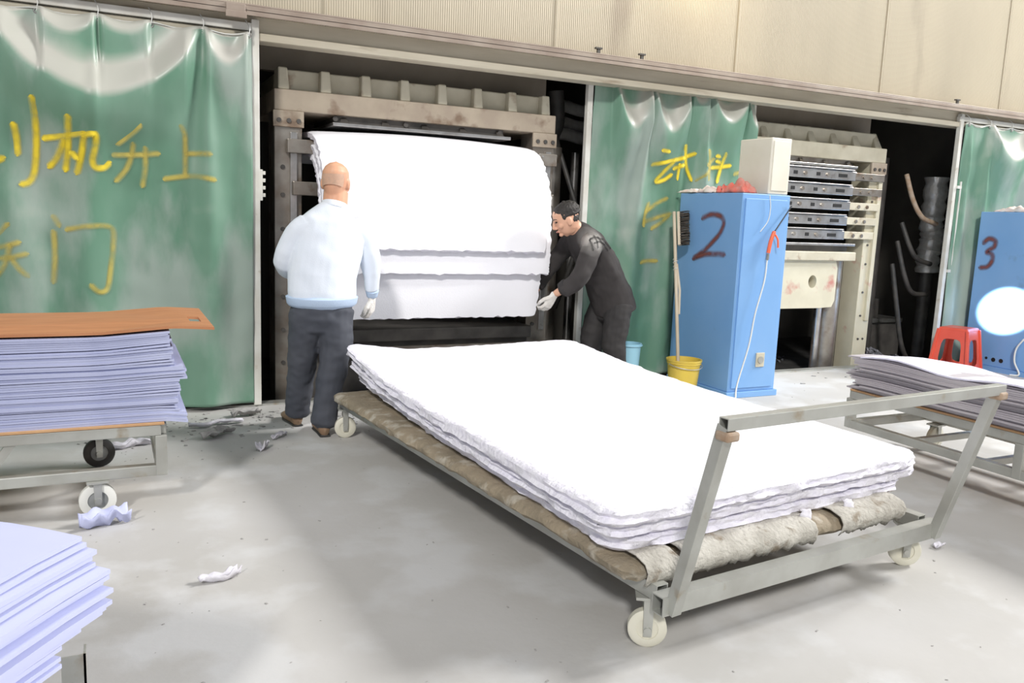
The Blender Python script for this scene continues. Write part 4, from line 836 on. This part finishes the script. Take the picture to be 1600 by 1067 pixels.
bl = MB().tube([(1.20+.196*math.cos(2*PI*k/40), -.78+.137*math.sin(2*PI*k/40), .842+.004*math.cos(2*PI*k/40)) for k in range(41)], (.020), 8, flat=.35, ref=(0,0,1)); bl.build('belt', 'belt', m1, smooth=60)
remesh(hand_mesh(*hR, 1, .75, .003), .004, 2).build('glove', 'glove', m1, smooth=180); remesh(hand_mesh(*hL, -1, .7, .003), .004, 2).build('glove', 'glove', m1, smooth=180)
shoe((1.183,-.925), (.05,1), 'shoe', 'shoe_brown', m1); shoe((1.073,-.625), (-.1,1), 'shoe', 'shoe_brown', m1)
# ---- the worker in black, bending to the left
m2 = thing('person', 'dark-haired man in dusty black shirt bending over to grip the foam', 'person', (3.62,-.36,0), group='workers')
Hc2 = Vector((3.135,-.42,1.405)); HR2 = basis((-.84,.30,-.42), (-.40,0,.9)); hd2 = xf(head_parts(), HR2, Hc2)
neck2 = limb([(3.29,-.39,1.30),(3.22,-.40,1.345),(3.165,-.415,1.38)], [.072,.062,.064])
ax = Vector((.575,.0,-.82)); RY = (0,1,0)
sp2 = [((3.25,-.39,1.325),.09,.06),((3.32,-.385,1.25),.17,.09),((3.42,-.375,1.12),.18,.105),((3.53,-.36,.96),.165,.105),((3.62,-.35,.80),.165,.115),((3.64,-.35,.72),.15,.11)]
aS, aE, aW = (3.29,-.58,1.23), (3.15,-.64,.98), (3.035,-.50,.845); bS, bE, bW = (3.31,-.19,1.23), (3.16,-.10,.98), (3.05,-.10,.80)
n1 = [(3.63,-.46,.74),(3.58,-.50,.43),(3.66,-.49,.07)]; n2 = [(3.63,-.25,.74),(3.53,-.24,.43),(3.57,-.22,.07)]
hA = ((3.025,-.48,.825), (-.45,.30,-.95), (-.35,.9,.25)); hB = ((3.045,-.10,.785), (-.6,-.1,-.8), (-.3,-.9,.2))
bd2 = merge(hd2, neck2, torso(sp2, ref=RY), limb([aS,aE,aW],[.048,.040,.028]), limb([bS,bE,bW],[.048,.040,.028]), limb(n1,[.085,.055,.038]), limb(n2,[.085,.055,.038]), hand_mesh(*hA, 1, .8), hand_mesh(*hB, -1, .8))
remesh(bd2, .0055, 2).build('body', 'skin2', m2, smooth=180)
hr = head_mesh(.006, .015, 1); xf(hr, Matrix.Identity(3), (0,-.016,.008)); hr.ball((0,-.046,-.006),(.068,.056,.058))
for s_ in (-1,1): hr.ball((s_*.066,.016,.030),(.012,.018,.026))
rm = remesh(hr, .005, 2, wr(60,.004)); xf(rm, HR2, Hc2).build('hair', 'hair_black', m2, smooth=180)
for s_ in (-1, 1):
    e = MB().ball((s_*.034,.084,.012), (.013,.010,.006)); xf(e, HR2, Hc2).build('eye', 'eye', m2, smooth=180)
    e = MB().tube([(s_*.018,.094,.032),(s_*.036,.090,.038),(s_*.052,.076,.034)], [.004,.0045,.003], 6); xf(e, HR2, Hc2).build('eyebrow', 'hair_black', m2, smooth=180)
e = MB().tube([(-.022,.092,-.067),(0,.101,-.066),(.022,.092,-.067)], [.003,.006,.003], 8, dome=True); xf(e, HR2, Hc2).build('lips', 'lip', m2, smooth=180)
sh2 = merge(torso([((3.235,-.395,1.335),.082,.070),((3.275,-.39,1.305),.14,.092),((3.34,-.385,1.235),.205,.122),((3.43,-.375,1.12),.215,.138),((3.53,-.36,.97),.205,.142),((3.61,-.35,.83),.21,.155),((3.645,-.345,.74),.215,.165),((3.66,-.345,.69),.215,.165)], ref=RY),
            limb([(3.31,-.52,1.23),(3.27,-.60,1.19),aE,(3.075,-.55,.885)],[.088,.078,.068,.060]), limb([(3.32,-.25,1.23),(3.29,-.17,1.19),bE,(3.08,-.10,.86)],[.088,.078,.066,.056]))
shm = remesh(sh2, .008, 3, wr(7,.012,1.0,7)); so = shm.build('shirt', 'dusty_shirt', m2, smooth=180)
SV = np.array(shm.v); spray('paint_dust', (.50,.48,.46), 1.0)
def on_shirt(a, b_, out=.004):
    o_ = CAM; dv = fw+rt*(a-800)/F-up*(b_-533.5)/F; dv = dv/np.linalg.norm(dv); rel = SV-o_; tt = rel@dv; dist = np.linalg.norm(rel-tt[:,None]*dv, axis=1); ok = dist < .012
    i = np.where(ok)[0]; j = i[np.argmin(tt[i])] if len(i) else np.argmin(dist); return tuple(o_+dv*(tt[j]-out))
pd = np.array(on_shirt(928, 372)); dst = np.linalg.norm((SV-pd)*np.array([1,.75,1]), axis=1); RD = .15
dm = MB(); keep = [f for f in shm.f if all(dst[i] < RD for i in f)]; ids = sorted({i for f in keep for i in f}); mp_ = {i: k for k, i in enumerate(ids)}
ctr = SV[ids].mean(0)+np.array([.06,0,-.12]); dm.add([tuple(SV[i]+(SV[i]-ctr)/np.linalg.norm(SV[i]-ctr)*.003-fw*.004) for i in ids], [tuple(mp_[i] for i in f) for f in keep]); dm.uv = [(0, .5+.5*dst[i]/RD) for i in ids]
tag(dm.build('dust_patch', 'paint_dust', so, smooth=180), 'pale dust on the upper back')
q6 = lambda L_: [(760+a/3.81, 280+b_/3.81) for a, b_ in L_]
strokes([q6(L_) for L_ in ([(615,362),(628,390),(636,422)],[(640,335),(658,370),(664,408)],[(618,355),(650,345),(692,360)],[(662,345),(690,380),(722,424)],[(645,378),(672,372),(705,392)],[(690,352),(712,380),(738,412)])], lambda a, b_: on_shirt(a, b_, .010), tuple(-fw), .014, 'back_print', 'paint_black', so)
limb([(3.095,-.575,.91),(3.07,-.545,.875)],[.066,.064],14,3).build('cuff','black_cloth',m2,smooth=50)
t2 = merge(torso([((3.64,-.35,.62),.17,.125),((3.645,-.35,.72),.19,.14),((3.63,-.35,.80),.18,.135)], ref=RY), limb([n1[0],(3.60,-.49,.6),n1[1],(3.63,-.50,.2),n1[2]],[.112,.106,.094,.084,.084]), limb([n2[0],(3.57,-.25,.6),n2[1],(3.56,-.23,.2),n2[2]],[.112,.106,.092,.082,.082]))
remesh(t2, .008, 3, wr(9,.010,1.3,2)).build('trousers','black_cloth',m2,smooth=180)
remesh(hand_mesh(*hA,1,.8,.003),.004,2).build('glove','glove',m2,smooth=180); remesh(hand_mesh(*hB,-1,.8,.003),.004,2).build('glove','glove',m2,smooth=180)
shoe((3.69,-.49),(-1,-.05),'shoe','black_cloth',m2); shoe((3.60,-.22),(-1,.05),'shoe','black_cloth',m2)
